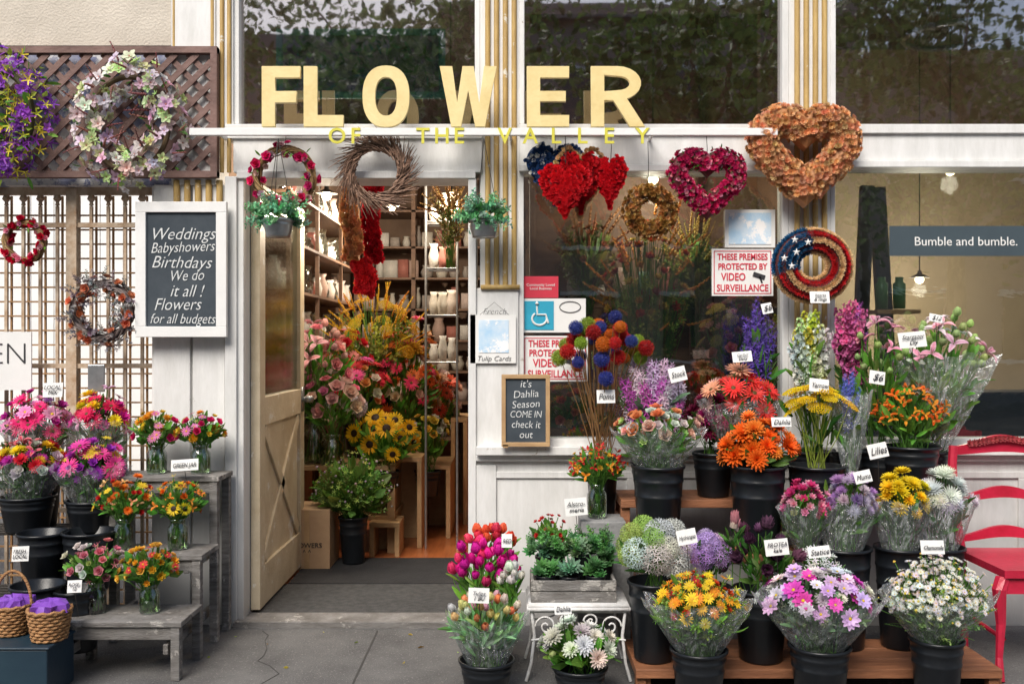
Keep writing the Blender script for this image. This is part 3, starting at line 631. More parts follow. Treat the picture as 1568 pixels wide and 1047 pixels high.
e=empty('open_sign',(X(0,-.02),-.02,Z(550))); mb=MB(); mb.fb(-90,48,508,597,-.02,-.012); mb.build('board',['paper'],e); txt('OPEN',X(-20,-.03),-.022,Z(543,-.03),.145,'ink',e,off=-.003,maxw=LN(116,0))
mb=MB(); mb.fb(134,160,558,600,-.015,-.005); mb.build('mailbox',['tin'],bevel=.004)
e=empty('photo_notice',(X(1147,.03),.03,Z(350))); mb=MB(); mb.fb(1110,1187,321,379,.034,.038); mb.build('sheet',['paper'],e); mb=MB(); mb.fb(1116,1181,326,374,.031,.0335); mb.build('picture',['paleblue'],e)
# ======================= WREATHS =======================
def heartpath(cx,cz,w,h,y,n=60):
    t=np.linspace(0,2*PI,n,endpoint=False); xx=16*np.sin(t)**3/32; zz=(13*np.cos(t)-5*np.cos(2*t)-2*np.cos(3*t)-np.cos(4*t)+2.5)/29
    return np.stack([cx+w*xx,np.full(n,y),cz+h*zz],1)
def ring(cx,cz,rx,rz,y,n=48):
    t=np.linspace(0,2*PI,n,endpoint=False); return np.stack([cx+rx*np.cos(t),np.full(n,y),cz+rz*np.sin(t)],1)
def wreath(name,path,tr_,items,n,base=(.08,.05,.03),closed=True,rand=.0,baser=.7,e=None,tilt=.25):
    e=e or empty(name,tuple(path.mean(0))); mb=MB()
    mb.tube(path,tr_*baser,8,c=base,closed=closed)
    N=len(path); seg=np.linalg.norm(np.roll(path,-1,0)-path,axis=1)
    if not closed: seg[-1]=0
    cum=np.concatenate([[0],np.cumsum(seg)])
    for (tp,col,size,wt) in items:
        k=int(n*wt); u=(np.arange(k)+rng.uniform(0,1,k))/k*cum[-1]*.9999; i0=np.clip(np.searchsorted(cum,u,side='right')-1,0,N-1); f=((u-cum[i0])/(seg[i0]+1e-9))[:,None]
        P=path[i0]*(1-f)+path[(i0+1)%N]*f; tg=path[(i0+1)%N]-path[i0]; tg/=np.linalg.norm(tg,axis=1)[:,None]+1e-9
        side=np.stack([-tg[:,2],0*tg[:,0],tg[:,0]],1); a=rng.uniform(-.25,PI+.25,k)
        nrm=np.cos(a)[:,None]*side+np.sin(a)[:,None]*np.array([0,-1,0])
        Pp=P+nrm*tr_*rng.uniform(.75,1.05+rand,(k,1))
        mb.inst(T[tp],Pp,rotN(nrm+rng.normal(0,tilt,(k,3))+np.array([0,-.25,0])),size*rng.uniform(.8,1.2,k),jit(col,k,.15))
    mb.build(name+'_form',['plant'],e); return e
def hook(px,q0,q1,y,e=None,r=.0018):
    mb=MB(); mb.tube([(X(px,y),y+.02,Z(q1,y)),(X(px,y)+.002,y+.01,(Z(q0,y)+Z(q1,y))/2),(X(px,y),y+.02,Z(q0,y))],r,5); mb.build('hanging_wire',['wire'],e)
y=-.1
TAN=(.85,.46,.23); STRAW=(.82,.56,.3)
e=wreath('tan_heart_wreath',heartpath(X(1231,y),Z(241,y),LN(128,y),LN(114,y),y,120),LN(23,y),[('woodrose',TAN,.017,1)],1000,base=(.55,.26,.11),tilt=.08,baser=.92)
y=-.08
e=wreath('rose_heart_wreath',heartpath(X(1083,y),Z(283,y),LN(92,y),LN(84,y),y,90),LN(14,y),[('woodrose',(.62,.02,.13),.014,1),('woodrose',(.88,.35,.45),.011,.4),('leaf',GRN,.022,.25)],420,base=(.16,.03,.04),baser=.85); hook(1083,205,250,y,e)
e=wreath('brown_wreath',ring(X(995,y),Z(323,y),LN(29,y),LN(29,y),y),LN(12,y),[('rosette',(.45,.2,.05),.016,.9),('woodrose',(.62,.36,.12),.012,1.1),('leaf',(.22,.17,.05),.022,.3)],170,base=(.18,.09,.04)); hook(993,215,290,y,e)
def fheart(name,cx,cz,w,h,y,col,n,size,rim=None,tw=0,bc=(.25,.008,.012)):
    e=empty(name,(cx,y,cz)); mb=MB(); pth=heartpath(0,0,w,h,0,60)
    k=n; i_=np.arange(k); u=np.sqrt((i_+rng.uniform(0,1,k))/k); ii=rng.integers(0,60,k); P=pth[ii]*u[:,None]; P[:,1]=-.035*(1-u**2)-.012
    cols=jit(col,k,.1) if not callable(col) else col(P)
    nr=np.stack([P[:,0]/w*1.2,np.full(k,-1.),P[:,2]/h*1.2],1)
    ca,sa=math.cos(tw),math.sin(tw)
    def rt(Q): Q=np.array(Q); return np.stack([Q[:,0]*ca-Q[:,1]*sa+cx,Q[:,0]*sa+Q[:,1]*ca+y,Q[:,2]+cz],1)
    mb.inst(T['woodrose'],rt(P),rotN(nr+rng.normal(0,.1,(k,3))),size*rng.uniform(.85,1.15,k),cols)
    mid=pth*.6; mid[:,1]=-.03; bk=rt(np.concatenate([pth*.98,mid,[[0,-.04,0]]]))
    mb.add(bk,[(i,(i+1)%60,60+(i+1)%60,60+i) for i in range(60)],[(60+i,60+(i+1)%60,120) for i in range(60)],c=bc)
    if rim is not None:
        kk=260; ii=rng.integers(0,60,kk); Pr=pth[ii]*rng.uniform(1.06,1.18,(kk,1))+rng.normal(0,.003,(kk,3)); mb.inst(T['woodrose'],rt(Pr),rotN(np.stack([Pr[:,0]*3,np.full(kk,-1.),Pr[:,2]*3],1)),size*.9,jit(rim,kk))
    mb.build(name+'_form',['plant'],e); return e
y=-.08
def flagc(P):
    k=len(P); c=np.tile(np.array([.025,.07,.2]),(k,1)); st=rng.uniform(0,1,k)<.1; c[st]=WHT; return c
e=fheart('flag_heart',X(849,y),Z(266,y),LN(88,y),LN(94,y),-.05,flagc,420,.013,bc=(.01,.03,.09)); hook(850,205,235,-.06,e)
e=fheart('straw_rimmed_heart',X(888,y),Z(282,y),LN(66,y),LN(92,y),-.1,(.6,.01,.018),340,.014,rim=STRAW,tw=.1)
e=fheart('red_heart',X(863,y),Z(299,y),LN(78,y),LN(80,y),-.17,(.72,.012,.022),520,.013); hook(866,205,268,-.15,e)
e=fheart('red_heart',X(935,y),Z(281,y),LN(54,y),LN(78,y),-.1,(.72,.01,.022),340,.014,tw=-.5); hook(936,205,245,-.09,e)
y=-.09
e=empty('twig_wreath',(X(577,y),y,Z(264,y))); mb=MB(); cx,cz=X(577,y),Z(264,y)
for i in range(460):
    a=rng.uniform(0,2*PI); r0=rng.uniform(.095,.13); sw=rng.uniform(.5,1.1); r1=r0+rng.uniform(.03,.1)
    pts=[(cx+r*math.cos(a+sw*f),y+rng.uniform(-.03,.01),cz+r*math.sin(a+sw*f)) for f,r in ((0,r0),(.4,r0+.012),(.75,(r0+r1)/2),(1,r1))]
    g=rng.uniform(.5,1.5); mb.tube(pts,[.0035,.003,.002,.001],4,c=(.33*g,.21*g,.15*g))
mb.build('twigs',['plant'],e)
def grape(name,px,py,rpx,y,items,n,tube=9,basec=(.34,.22,.1)):
    cx,cz,r=X(px,y),Z(py,y),LN(rpx,y); e=empty(name,(cx,y,cz)); mb=MB()
    for i in range(26):
        ph=rng.uniform(0,6,4); t=np.linspace(0,2*PI,40,endpoint=False); tb=LN(tube,y)
        rr=r+tb*.7*np.sin(3*t+ph[0])*rng.uniform(.3,1)+rng.uniform(-.3,.3)*tb; yy=y+tb*.7*np.cos(3*t+ph[0]); g=rng.uniform(.6,1.6)
        mb.tube(np.stack([cx+rr*np.cos(t),yy,cz+rr*np.sin(t)],1),.0034,4,c=tuple(v*g for v in basec),closed=True)
    mb.build('vines',['plant'],e)
    return wreath(name,ring(cx,cz,r,r,y),LN(tube,y),items,n,e=e,base=basec,baser=.4)
e=grape('rose_wreath',436,272,43,-.09,[('rose',(.85,.03,.2),.026,.4),('rose',(.92,.6,.66),.021,.25),('leaf',FRESH,.03,.4)],64); hook(436,205,235,-.08,e)
e=grape('small_rose_wreath',38,370,29,-.02,[('rose',(.75,.01,.06),.022,.5),('rose',(.88,.35,.45),.018,.35),('leaf',FRESH,.026,.3)],46,7)
e=grape('dried_flower_wreath',157,476,42,-.05,[('rose',(.85,.3,.16),.026,.3),('sprig',(.34,.33,.33),.055,.9),('woodrose',(.4,.36,.38),.016,.7)],90,10,(.2,.16,.15))
y=-.16
cx,cz=X(1243,y),Z(407,y); e=empty('flag_wreath',(cx,y,cz)); mb=MB()
mb.tube(ring(cx,cz,LN(42,y),LN(38,y),y),LN(18,y),10,c=(.1,.03,.03),closed=True)
for rpx,k,dy in ((24,30,-.012),(32,40,-.038),(41,50,-.05),(50,62,-.038),(58,70,-.012)):
    t=np.linspace(0,2*PI,k,endpoint=False)+rng.normal(0,.02,k); P=np.stack([cx+LN(rpx,y)*np.cos(t),np.full(k,y+dy),cz+LN(rpx*.93,y)*np.sin(t)],1)
    c=np.tile(np.array(STRAW if rpx in (24,41,58) else (.62,.015,.02)),(k,1))
    blue=(t%(2*PI)>1.75)&(t%(2*PI)<3.4); c[blue]=(.03,.14,.3)
    nr=np.stack([np.cos(t)*(rpx-41)/17,np.full(k,-1.),np.sin(t)*(rpx-41)/17],1)
    mb.inst(T['rosette'],P,rotN(nr+rng.normal(0,.15,(k,3))),.019,c*rng.uniform(.85,1.3,(k,1)))
mb.build('flag_form',['plant'],e); mb=MB()
for a,rp in ((1.95,36),(2.3,50),(2.6,36),(2.95,50),(3.2,38)):
    sx,sz=cx+LN(rp,y)*math.cos(a),cz+LN(rp,y)*math.sin(a); v=[(sx+(.018 if i%2==0 else .007)*math.sin(i*PI/5),y-.075,sz+(.018 if i%2==0 else .007)*math.cos(i*PI/5)) for i in range(10)]+[(sx,y-.08,sz)]
    mb.add(v,None,[(i,(i+1)%10,10) for i in range(10)])
mb.build('stars',['paper'],e)
tag(1256,455,-.24,30,18,'hearts\n& rings',stick=.0)
y=-.1
e=wreath('magnolia_wreath',ring(X(198,y),Z(190,y),LN(60,y),LN(72,y),y),LN(17,y),[('blossom',(.84,.62,.72),.032,.4),('blossom',(.85,.82,.82),.03,.5),('blossom',(.62,.74,.35),.026,.5),('floret',(.5,.66,.25),.02,.4),('leaf',GRN,.045,.3),('buds',(.4,.16,.14),.11,.3)],105,base=(.16,.11,.06),baser=.25,rand=.8)
e=wreath('iris_wreath',ring(X(0,y),Z(178,y),LN(48,y),LN(68,y),y),LN(22,y),[('floret',(.3,.05,.55),.028,.9),('blossom',(.36,.1,.62),.03,.5),('floret',(.84,.74,.06),.026,.9),('leaf',FRESH,.06,.9),('leafr',(.36,.48,.07),.04,.7)],120,base=(.1,.1,.04),baser=.25,rand=.7)
# ======================= HANGING BASKETS =======================
def hang(px,prim,y,top):
    cx=X(px,y); zr=Z(prim,y); e=empty('hanging_basket',(cx,y,zr)); mb=MB(); bucket_mesh(mb,cx,y,zr,.07,zr-.08,seg=24); mb.build('tin_pot',['tin'],e,True)
    mb=MB(); zt=Z(top,y)
    for a in (0,2.1,4.2): mb.tube([(cx+.068*math.cos(a),y+.068*math.sin(a),zr),(cx+.03*math.cos(a),y+.03*math.sin(a),(zr*.45+zt*.55)),(cx,y,zt)],.0018,5)
    mb.build('hanger_wire',['wire'],e); mb=MB(); k=70; a=rng.uniform(0,2*PI,k); el=rng.uniform(-.6,1.2,k)
    d=np.stack([np.cos(a)*np.cos(el),np.sin(a)*np.cos(el),np.sin(el)],1); P=np.array([cx,y,zr+.015])+d*np.array([.06,.06,.03])
    mb.inst(T['sprig'],P,rotN(d+rng.normal(0,.2,d.shape)),rng.uniform(.06,.1,k),jit((.24,.52,.3),k,.25)); mb.inst(T['leafr'],P,rotN(d),.045,jit((.14,.38,.16),k,.3)); mb.build('trailing_plant',['plant'],e)
hang(426,336,-.22,212); hang(741,337,-.18,212)
# ======================= RIGHT DISPLAY STAND =======================
rs=empty('tiered_display_stand',(X(1240,-.5),-.5,0)); mb=MB()
xl,xr=.47,1.86
def shelf(z,y0,y1,x0=xl,x1=xr,t=.035):
    for i in range(3):
        a=y0+(y1-y0)*i/3; b=y0+(y1-y0)*(i+1)/3-.006; mb.box(x0,x1,a,b,z-t,z)
shelf(.65,-.38,-.09,xl,1.93); shelf(.46,-.6,-.39,xl+.03,1.4); shelf(.09,-.88,-.5,xl,xr)
for x in (xl+.002,1.13,xr-.042):
    for yy,z in ((-.36,.615),(-.14,.615),(-.86,.055)): mb.box(x,x+.04,yy,yy+.04,0,z)
    mb.box(x+.04,x+.06,-.84,-.1,.0,.055)
for x in (xl+.032,1.35): mb.box(x,x+.04,-.58,-.54,.0,.425)
mb.build('shelves',['brownwood'],rs,bevel=.003)
bq('pompom_bouquet',922,462,700,152,-.2,[('pom',(.6,.02,.02),.035,3),('pom',(.05,.07,.35),.036,3),('pom',(.9,.22,.02),.033,3),('pom',(.35,.5,.05),.04,2.5)],n=36,greens=6,gcol=(.3,.22,.08),gt='buds',vr=.36,loose=.4,stemc=(.34,.19,.08),cont=('bucket',50,.56),gl=.1,gspread=.6,up=.6)
pst=MB(); pst.box(X(905,-.2),X(948,-.2),-.29,-.1,0,.56); pst.build('wooden_plinth',['brownwood'],bevel=.004)
bq('stock_bucket',1000,540,705,150,-.22,[('stock',(.6,.1,.5),.17,1.3),('stock',(.75,.6,.76),.17,1.1),('stock',(.85,.8,.84),.16,.8)],n=26,greens=50,gcol=GRY,vr=.42,cont=('bucket',70,.65),gl=.1)
bq('delphinium_bucket',1160,448,700,84,-.16,[('delph',(.14,.08,.45),.28,1)],n=17,greens=60,gcol=GRN,gt=['blade','leaf'],vr=.35,cont=('bucket',60,.65),gl=.1)
bq('snapdragon_bucket',1240,455,690,92,-.2,[('snap',(.85,.8,.1),.2,.5),('snap',(.84,.86,.78),.25,2.2),('snap',(.75,.85,.5),.22,.5)],n=26,greens=60,gcol=FRESH,gt=['blade','leaf'],vr=.42,cont=('bucket',60,.65),gl=.1)
bq('pink_snapdragon_bucket',1304,436,690,76,-.14,[('snap',(.85,.22,.5),.22,1.3),('delph',(.5,.14,.6),.24,.3)],n=17,greens=60,gcol=GRN,gt=['blade','leaf'],vr=.35,cont=('bucket',60,.65),gl=.1)
bq('lily_bucket',1348,490,690,100,-.22,[('lily',(.85,.25,.4),.05,1),('tulip',(.45,.6,.22),.035,1)],n=20,greens=100,gcol=FRESH,vr=.4,cont=('bucket',60,.65),gl=.1)
bq('lily_bucket',1447,482,690,138,-.2,[('lily',(.85,.35,.5),.054,1),('lily',(.82,.76,.76),.05,.6),('tulip',(.5,.66,.25),.036,2)],n=42,greens=150,gcol=FRESH,vr=.42,wrap=True,cont=('bucket',60,.65),gl=.11,bx=1422)
bq('burgundy_dahlia_bucket',1092,600,692,84,-.28,[('dahlia',BUR,.042,1),('dahlia',(.3,.01,.1),.038,.4)],n=20,greens=30,cont=('bucket',62,.65))
bq('yarrow_bucket',1250,583,712,100,-.4,[('yarrow',(.85,.6,.01),.045,1)],n=20,greens=20,gcol=GRN,vr=.28,cont=('bucket',84,.462),up=1.6,face=.0,mouth=.05,stemc=(.3,.38,.06))
bq('blue_delphinium_bouquet',1302,556,712,56,-.4,[('delph',(.16,.22,.75),.2,1)],n=14,greens=30,vr=.4,wrap=True,gcol=FRESH)
bq('orange_alstroemeria_bucket',1395,588,682,108,-.32,[('alstro',(.92,.18,.015),.028,1.4),('alstro',(.88,.34,.03),.024,.8)],n=70,greens=160,gcol=FRESH,vr=.5,cont=('bucket',82,.65),gl=.08)
bq('gerbera_bouquet',1130,560,700,116,-.33,[('gerbera',(.8,.05,.04),.05,1.1),('gerbera',PEACH,.054,.8),('gerbera',(.88,.58,.48),.052,.5)],n=18,greens=40,vr=.5,wrap=True,gcol=GRN)
ym=-.48
bq('rose_and_lisianthus_bucket',1008,622,712,132,ym,[('rose',(.9,.34,.15),.038,1),('rose',(.88,.5,.38),.034,.6),('rose',(.84,.84,.78),.032,1.4),('rosette',(.5,.7,.22),.02,.6)],n=44,greens=110,gcol=FRESH,wrap=True,cont=('bucket',78,.462),vr=.5,gl=.08)
bq('orange_dahlia_bucket',1160,635,712,122,ym-.02,[('dahlia',(.92,.17,.015),.05,1),('dahlia',(.93,.27,.04),.044,.5)],n=28,greens=50,cont=('bucket',84,.462),vr=.75,face=.5)
y2=-.6
bq('carnation_bouquet',1233,733,836,84,y2,[('rosette',(.8,.06,.26),.024,1),('rosette',(.9,.4,.52),.022,1.2),('rosette',(.6,.68,.15),.018,.3)],n=60,greens=50,wrap=True,gcol=FRESH,vr=.5)
bq('lavender_mum_bucket',1302,722,836,84,y2,[('mum',(.5,.3,.62),.032,1),('mum',(.75,.62,.8),.03,.9)],n=34,greens=50,wrap=True,gcol=FRESH,vr=.5,cont=('bucket',84,.091),bx=1290)
bq('yellow_dahlia_bucket',1382,722,836,88,y2,[('dahlia',(.88,.66,.02),.033,1)],n=30,greens=50,wrap=True,gcol=GRN,vr=.5,cont=('bucket',74,.091),bx=1378)
bq('white_mum_bouquet',1442,716,836,92,y2+.02,[('mum',(.84,.84,.82),.042,1)],n=26,greens=40,wrap=True,gcol=GRN,vr=.5,cont=('bucket',70,.091),bx=1440)
y3=-.76
bq('hydrangea_bucket',1000,795,888,120,y3,[('hydrangea',(.45,.68,.14),.062,1.3),('hydrangea',(.8,.83,.78),.06,1)],n=15,greens=30,gl=.09,cont=('bucket',76,.091),vr=.65,face=.6)
bq('lavender_hydrangea_bucket',1085,812,896,68,y3+.02,[('hydrangea',(.6,.4,.8),.056,1),('hydrangea',(.72,.58,.84),.05,.3)],n=8,greens=20,cont=('bucket',66,.091))
bq('protea_bucket',1165,800,900,110,y3,[('artichoke',(.16,.06,.12),.048,1.2),('artichoke',(.13,.17,.08),.038,.5)],n=16,greens=80,gcol=GRN,cont=('bucket',84,.091),vr=.6,gl=.07)
bq('pink_protea_bouquet',1122,794,880,36,y3-.03,[('protea',(.85,.32,.38),.045,1)],n=2,greens=20,gcol=GRN,face=0,up=2,gl=.06)
bq('white_statice_bouquet',1248,835,900,74,y3,[('floret',(.84,.84,.82),.017,1)],n=150,greens=60,gcol=GRY,gt=['buds','leaf'],cont=('bucket',66,.091),gl=.07)
y4=-1.0
bq('mixed_daisy_bucket',1070,866,992,150,y4,[('daisy',(.9,.6,.02),.021,1.5),('daisy',(.88,.32,.02),.02,1),('rosette',(.75,.08,.02),.016,.9),('floret',(.75,.75,.1),.014,1.3),('daisy',(.55,.02,.03),.018,.4)],n=140,greens=330,gcol=(.17,.36,.05),gt=['blade','leaf','sprig'],wrap=True,cont=('bucket',84,0.001),vr=.55,gl=.065,loose=.35)
bq('cosmos_bucket',1255,866,986,176,y4,[('cosmos',(.75,.5,.82),.032,1),('cosmos',(.75,.08,.5),.034,.7),('dahlia',(.84,.84,.82),.03,1.1),('cosmos',(.84,.78,.86),.03,.6)],n=60,greens=200,gcol=GRY,gt=['leaf','sprig'],wrap=True,cont=('bucket',90,.001),vr=.5,gl=.075)
bq('chamomile_bucket',1434,850,976,158,y4,[('daisy',(.84,.84,.8),.0112,1),('bead',(.8,.65,.1),.005,.3)],n=820,greens=380,gcol=(.22,.38,.1),gt=['buds','blade','sprig'],wrap=True,cont=('bucket',78,.001),vr=.62,loose=.35,gl=.06)
bq('alstroemeria_vase',914,682,740,96,-.38,[('alstro',(.68,.03,.03),.024,1),('alstro',(.9,.34,.03),.022,.8),('rosette',(.8,.5,.05),.014,.7)],n=50,greens=130,gcol=FRESH,cont=('vase',30,Z(792,-.38)),vr=.6,gl=.06)
ped=MB(); zp=Z(792,-.38); ped.box(X(888,-.4),X(956,-.4),-.47,-.28,zp-.17,zp-.001); ped.box(X(882,-.4),X(962,-.4),-.49,-.26,0,zp-.171); ped.build('stone_pedestal',['greybox'],bevel=.006)
it=empty('wrought_iron_table',(X(882,-.62),-.62,0)); ztp=Z(910,-.62); mb=MB(); xa,xb=X(808,-.62),X(956,-.62)
mb.box(xa,xb,-.77,-.48,ztp-.014,ztp); mb.box(xa-.006,xb+.006,-.777,-.473,ztp-.024,ztp-.012)
for x in (xa+.012,xb-.012):
    sgn=1 if x<(xa+xb)/2 else -1
    for yy in (-.76,-.49):
        mb.tube([(x,yy,ztp-.02),(x+sgn*.012,yy,ztp*.6),(x,yy,ztp*.25),(x-sgn*.02,yy,.004)],.0065,8)
def spiral(cx,cz,r,sgn,yy,turns=1.4,a0=0):
    t=np.linspace(0,turns*2*PI,34); rr=r*(1-t/(turns*2*PI)*.85); return [(cx+sgn*k*math.cos(a+a0),yy,cz+k*math.sin(a+a0)) for k,a in zip(rr,t)]
for yy in (-.763,-.487):
    mxx=(xa+xb)/2
    mb.tube(spiral(xa+.07,ztp-.085,.042,-1,yy),.004,6); mb.tube(spiral(xb-.07,ztp-.085,.042,1,yy),.004,6)
    mb.tube(spiral(mxx-.05,ztp-.065,.03,1,yy),.004,6); mb.tube(spiral(mxx+.05,ztp-.065,.03,-1,yy),.004,6)
    mb.tube([(xa+.012,yy,ztp-.14),(xa+.09,yy,ztp-.13),(mxx,yy,ztp-.085),(xb-.09,yy,ztp-.13),(xb-.012,yy,ztp-.14)],.0045,6)
    mb.tube([(xa+.012,yy,ztp-.03),(xb-.012,yy,ztp-.03)],.004,6)
mb.build('frame',['whiteiron'],it,True)
sp=empty('succulent_planter',(X(875,-.64),-.64,ztp)); mb=MB(); xa2,xb2=X(812,-.64),X(940,-.64); zb=ztp+.001; hb=.085
mb.box(xa2,xb2,-.74,-.728,zb,zb+hb/2-.002);mb.box(xa2,xb2,-.74,-.728,zb+hb/2+.002,zb+hb); mb.box(xa2,xb2,-.552,-.54,zb,zb+hb); mb.box(xa2+.001,xa2+.013,-.728,-.552,zb,zb+hb-.001); mb.box(xb2-.013,xb2-.001,-.728,-.552,zb,zb+hb-.001); mb.box(xa2+.013,xb2-.013,-.728,-.552,zb,zb+.05)
mb.build('wooden_crate',['greywood'],sp,bevel=.002); mb=MB()
for j,(p,yy,dz) in enumerate(((835,-.69,0),(872,-.7,.0),(912,-.69,0),(850,-.6,.06),(890,-.6,.07),(925,-.6,.05))):
    mb2=MB(); cx=X(p,yy); zz_=zb+hb+.008+dz; mb2.lathe([(.03,zz_-.05-dz),(.042,zz_),(.044,zz_+.004),(.036,zz_)],cx,yy,16); mb2.build('pot',['bucket'],sp,True)
    k=6; P=np.array([cx,yy,zz_+.02])+rng.normal(0,.022,(k,3))*np.array([1,.7,.5]); mb.inst(T['succ'],P,rotN(np.array([[0,-.7,1]])+rng.normal(0,.3,(k,3))),rng.uniform(.03,.05,k),jit(random.choice([(.25,.52,.34),(.12,.38,.1),(.18,.48,.24),(.32,.5,.34)]),k,.15))
k=60; P=np.stack([rng.uniform(xa2,xb2,k),rng.uniform(-.68,-.54,k),zb+hb+.07+rng.uniform(0,.07,k)],1); mb.inst(T['succ'],P,rotN(np.tile([0,-.6,1.],(k,1))+rng.normal(0,.4,(k,3))),rng.uniform(.02,.036,k),jit((.12,.34,.13),k,.3)); mb.inst(T['sprig'],P,rotN(np.tile([0,-.2,1.],(k,1))+rng.normal(0,.4,(k,3))),.06,jit((.11,.3,.07),k,.3))
mb.build('succulents',['plant'],sp)
bq('kalanchoe_pot',840,786,850,56,-.5,[('rosette',(.65,.03,.03),.013,1)],n=22,greens=50,gl=.045,gt='leafr',gcol=FRESH,cont=('bucket',40,ztp+.002))
bq('white_dahlia_bucket',888,950,1018,122,-.95,[('dahlia',(.84,.84,.78),.036,1),('tulip',(.6,.68,.3),.028,.5)],n=20,greens=170,gcol=FRESH,gt=['leaf','leafr'],cont=('bucket',82,.001),vr=.6,gl=.07)
# tulips
bq('red_tulip_bucket',752,808,925,74,-.42,[('tulip',(.88,.12,.05),.046,1),('tulip',(.85,.06,.12),.044,.6)],n=18,greens=40,gt='tleaf',gcol=FRESH,gl=.1,cont=('bucket',70,.001),vr=.22,ry=.6)
bq('magenta_tulip_bucket',742,830,950,112,-.62,[('tulip',(.78,.02,.36),.046,1.4),('tulip',(.8,.05,.2),.044,.5)],n=34,greens=60,gt='tleaf',gcol=FRESH,gl=.1,cont=('bucket',76,.001),vr=.42,ry=.6)
bq('white_tulip_bouquet',783,866,950,44,-.76,[('tulip',(.84,.82,.78),.036,1)],n=11,greens=26,gt='tleaf',gcol=FRESH,gl=.08,vr=.3,ry=.7)
bq('mixed_tulip_bucket',745,912,1008,110,-.92,[('tulip',(.88,.76,.3),.033,1.1),('tulip',(.9,.35,.15),.032,.6),('tulip',(.88,.5,.6),.032,.9),('tulip',(.8,.78,.66),.032,.7)],n=34,greens=190,gt='tleaf',gcol=(.26,.5,.2),gl=.09,wrap=True,cont=('bucket',82,.001),vr=.42)
# ======================= RED CHAIR =======================
ch=empty('red_chair',(X(1545,-.34),-.34,0)); mb=MB(); yb_=-.34; hw=.225; cxx=1.94+hw
zc_top=Z(684,yb_)
for sg_ in (-1,1):
    mb.tube([(cxx+sg_*(hw-.02),yb_-.02,.003),(cxx+sg_*(hw-.015),yb_-.01,.4),(cxx+sg_*hw,yb_+.02,.6),(cxx+sg_*(hw+.004),yb_+.04,.78),(cxx+sg_*(hw-.005),yb_+.05,zc_top)],[.018,.021,.02,.02,.019],8)
    x=cxx+sg_*(hw+.01); mb.tube([(x+sg_*.02,-.76,.003),(x+sg_*.012,-.74,.09),(x-sg_*.0,-.73,.22),(x+sg_*.012,-.74,.36),(x-sg_*.005,-.73,.40)],[.02,.014,.019,.028,.026],8)
    mb.tube([(x-sg_*.01,-.73,.16),(cxx+sg_*(hw-.02),yb_-.02,.16)],.01,6)
def rail(zc,amp,hgt,yo,waves=1):
    n=21; t=np.linspace(-1,1,n); V=[]
    for tt in t:
        zz=zc+amp*math.cos(tt*PI*waves)*.5; hh_=hgt*(.75+.25*math.cos(tt*PI)); yy=yb_+yo+.02*(1-tt*tt)
        V+=[(cxx+tt*(hw-.005),yy-.01,zz-hh_/2),(cxx+tt*(hw-.005),yy-.01,zz+hh_/2),(cxx+tt*(hw-.005),yy+.01,zz+hh_/2),(cxx+tt*(hw-.005),yy+.01,zz-hh_/2)]
    q=[(i*4+k,(i+1)*4+k,(i+1)*4+(k+1)%4,i*4+(k+1)%4) for i in range(n-1) for k in range(4)]
    mb.add(V,q)
rail(zc_top-.005,.03,.075,.045); rail(Z(760,yb_),.03,.05,.03,1); rail(Z(820,yb_),.03,.05,.015,1)
mb.box(cxx-hw-.01,cxx+hw+.01,-.76,-.34,.405,.435); mb.box(cxx-hw+.0,cxx+hw,-.745,-.72,.34,.405)
mb.build('frame',['redpaint'],ch,False,bevel=0)
mb=MB(); a=np.linspace(-1,1,17); P=np.stack([cxx+a*.15,np.full(17,yb_+.048),zc_top+.02+.01*np.cos(a*PI)],1); mb.inst(T['rosette'],P,rotN(np.tile([0,-1,.3],(17,1))),.02,jit((.6,.12,.13),17)); mb.build('carved_crest',['plant'],ch)
# ======================= LEFT STAND =======================
ls=empty('stepped_wooden_stand',(-1.53,-.4,0)); mb=MB(); xa,xb=-1.785,-1.305
for (y0,y1,z) in ((-.76,-.5,.235),(-.51,-.27,.44),(-.28,-.06,.735)):
    for i in range(2): a=y0+(y1-y0)*i/2; mb.box(xa-.01,xb+.01,a,a+(y1-y0)/2-.006,z-.022,z)
    mb.box(xa+.035,xb-.035,y0+.012,y0+.03,z-.075,z-.023)
    for x in (xa,xb-.035): mb.box(x,x+.035,y0+.006,y0+.046,0,z-.023)
for x in (xa+.036,xb-.07):
    mb.box(x,x+.02,-.74,-.08,.10,.14); mb.box(x,x+.02,-.5,-.08,.36,.4); mb.box(x-.036 if x<-1.6 else x+.036,x if x<-1.6 else x+.071,-.1,-.06,0,.71)
mb.build('planks_and_legs',['greywood'],ls,bevel=.003)
mixA=[('rose',(.72,.02,.16),.022,1),('dahlia',(.9,.4,.03),.022,1),('rosette',(.88,.66,.05),.018,1),('daisy',(.8,.25,.5),.02,.8),('floret',(.55,.7,.15),.014,.8)]
mixB=[('dahlia',(.9,.24,.03),.022,1),('rosette',(.7,.03,.03),.018,1),('daisy',(.9,.66,.05),.02,1),('alstro',(.9,.5,.25),.02,1)]
mixC=[('rose',(.84,.8,.76),.026,1.2),('rose',(.8,.25,.3),.024,.8),('floret',(.55,.16,.2),.014,1.2),('rosette',(.5,.62,.18),.014,.6)]
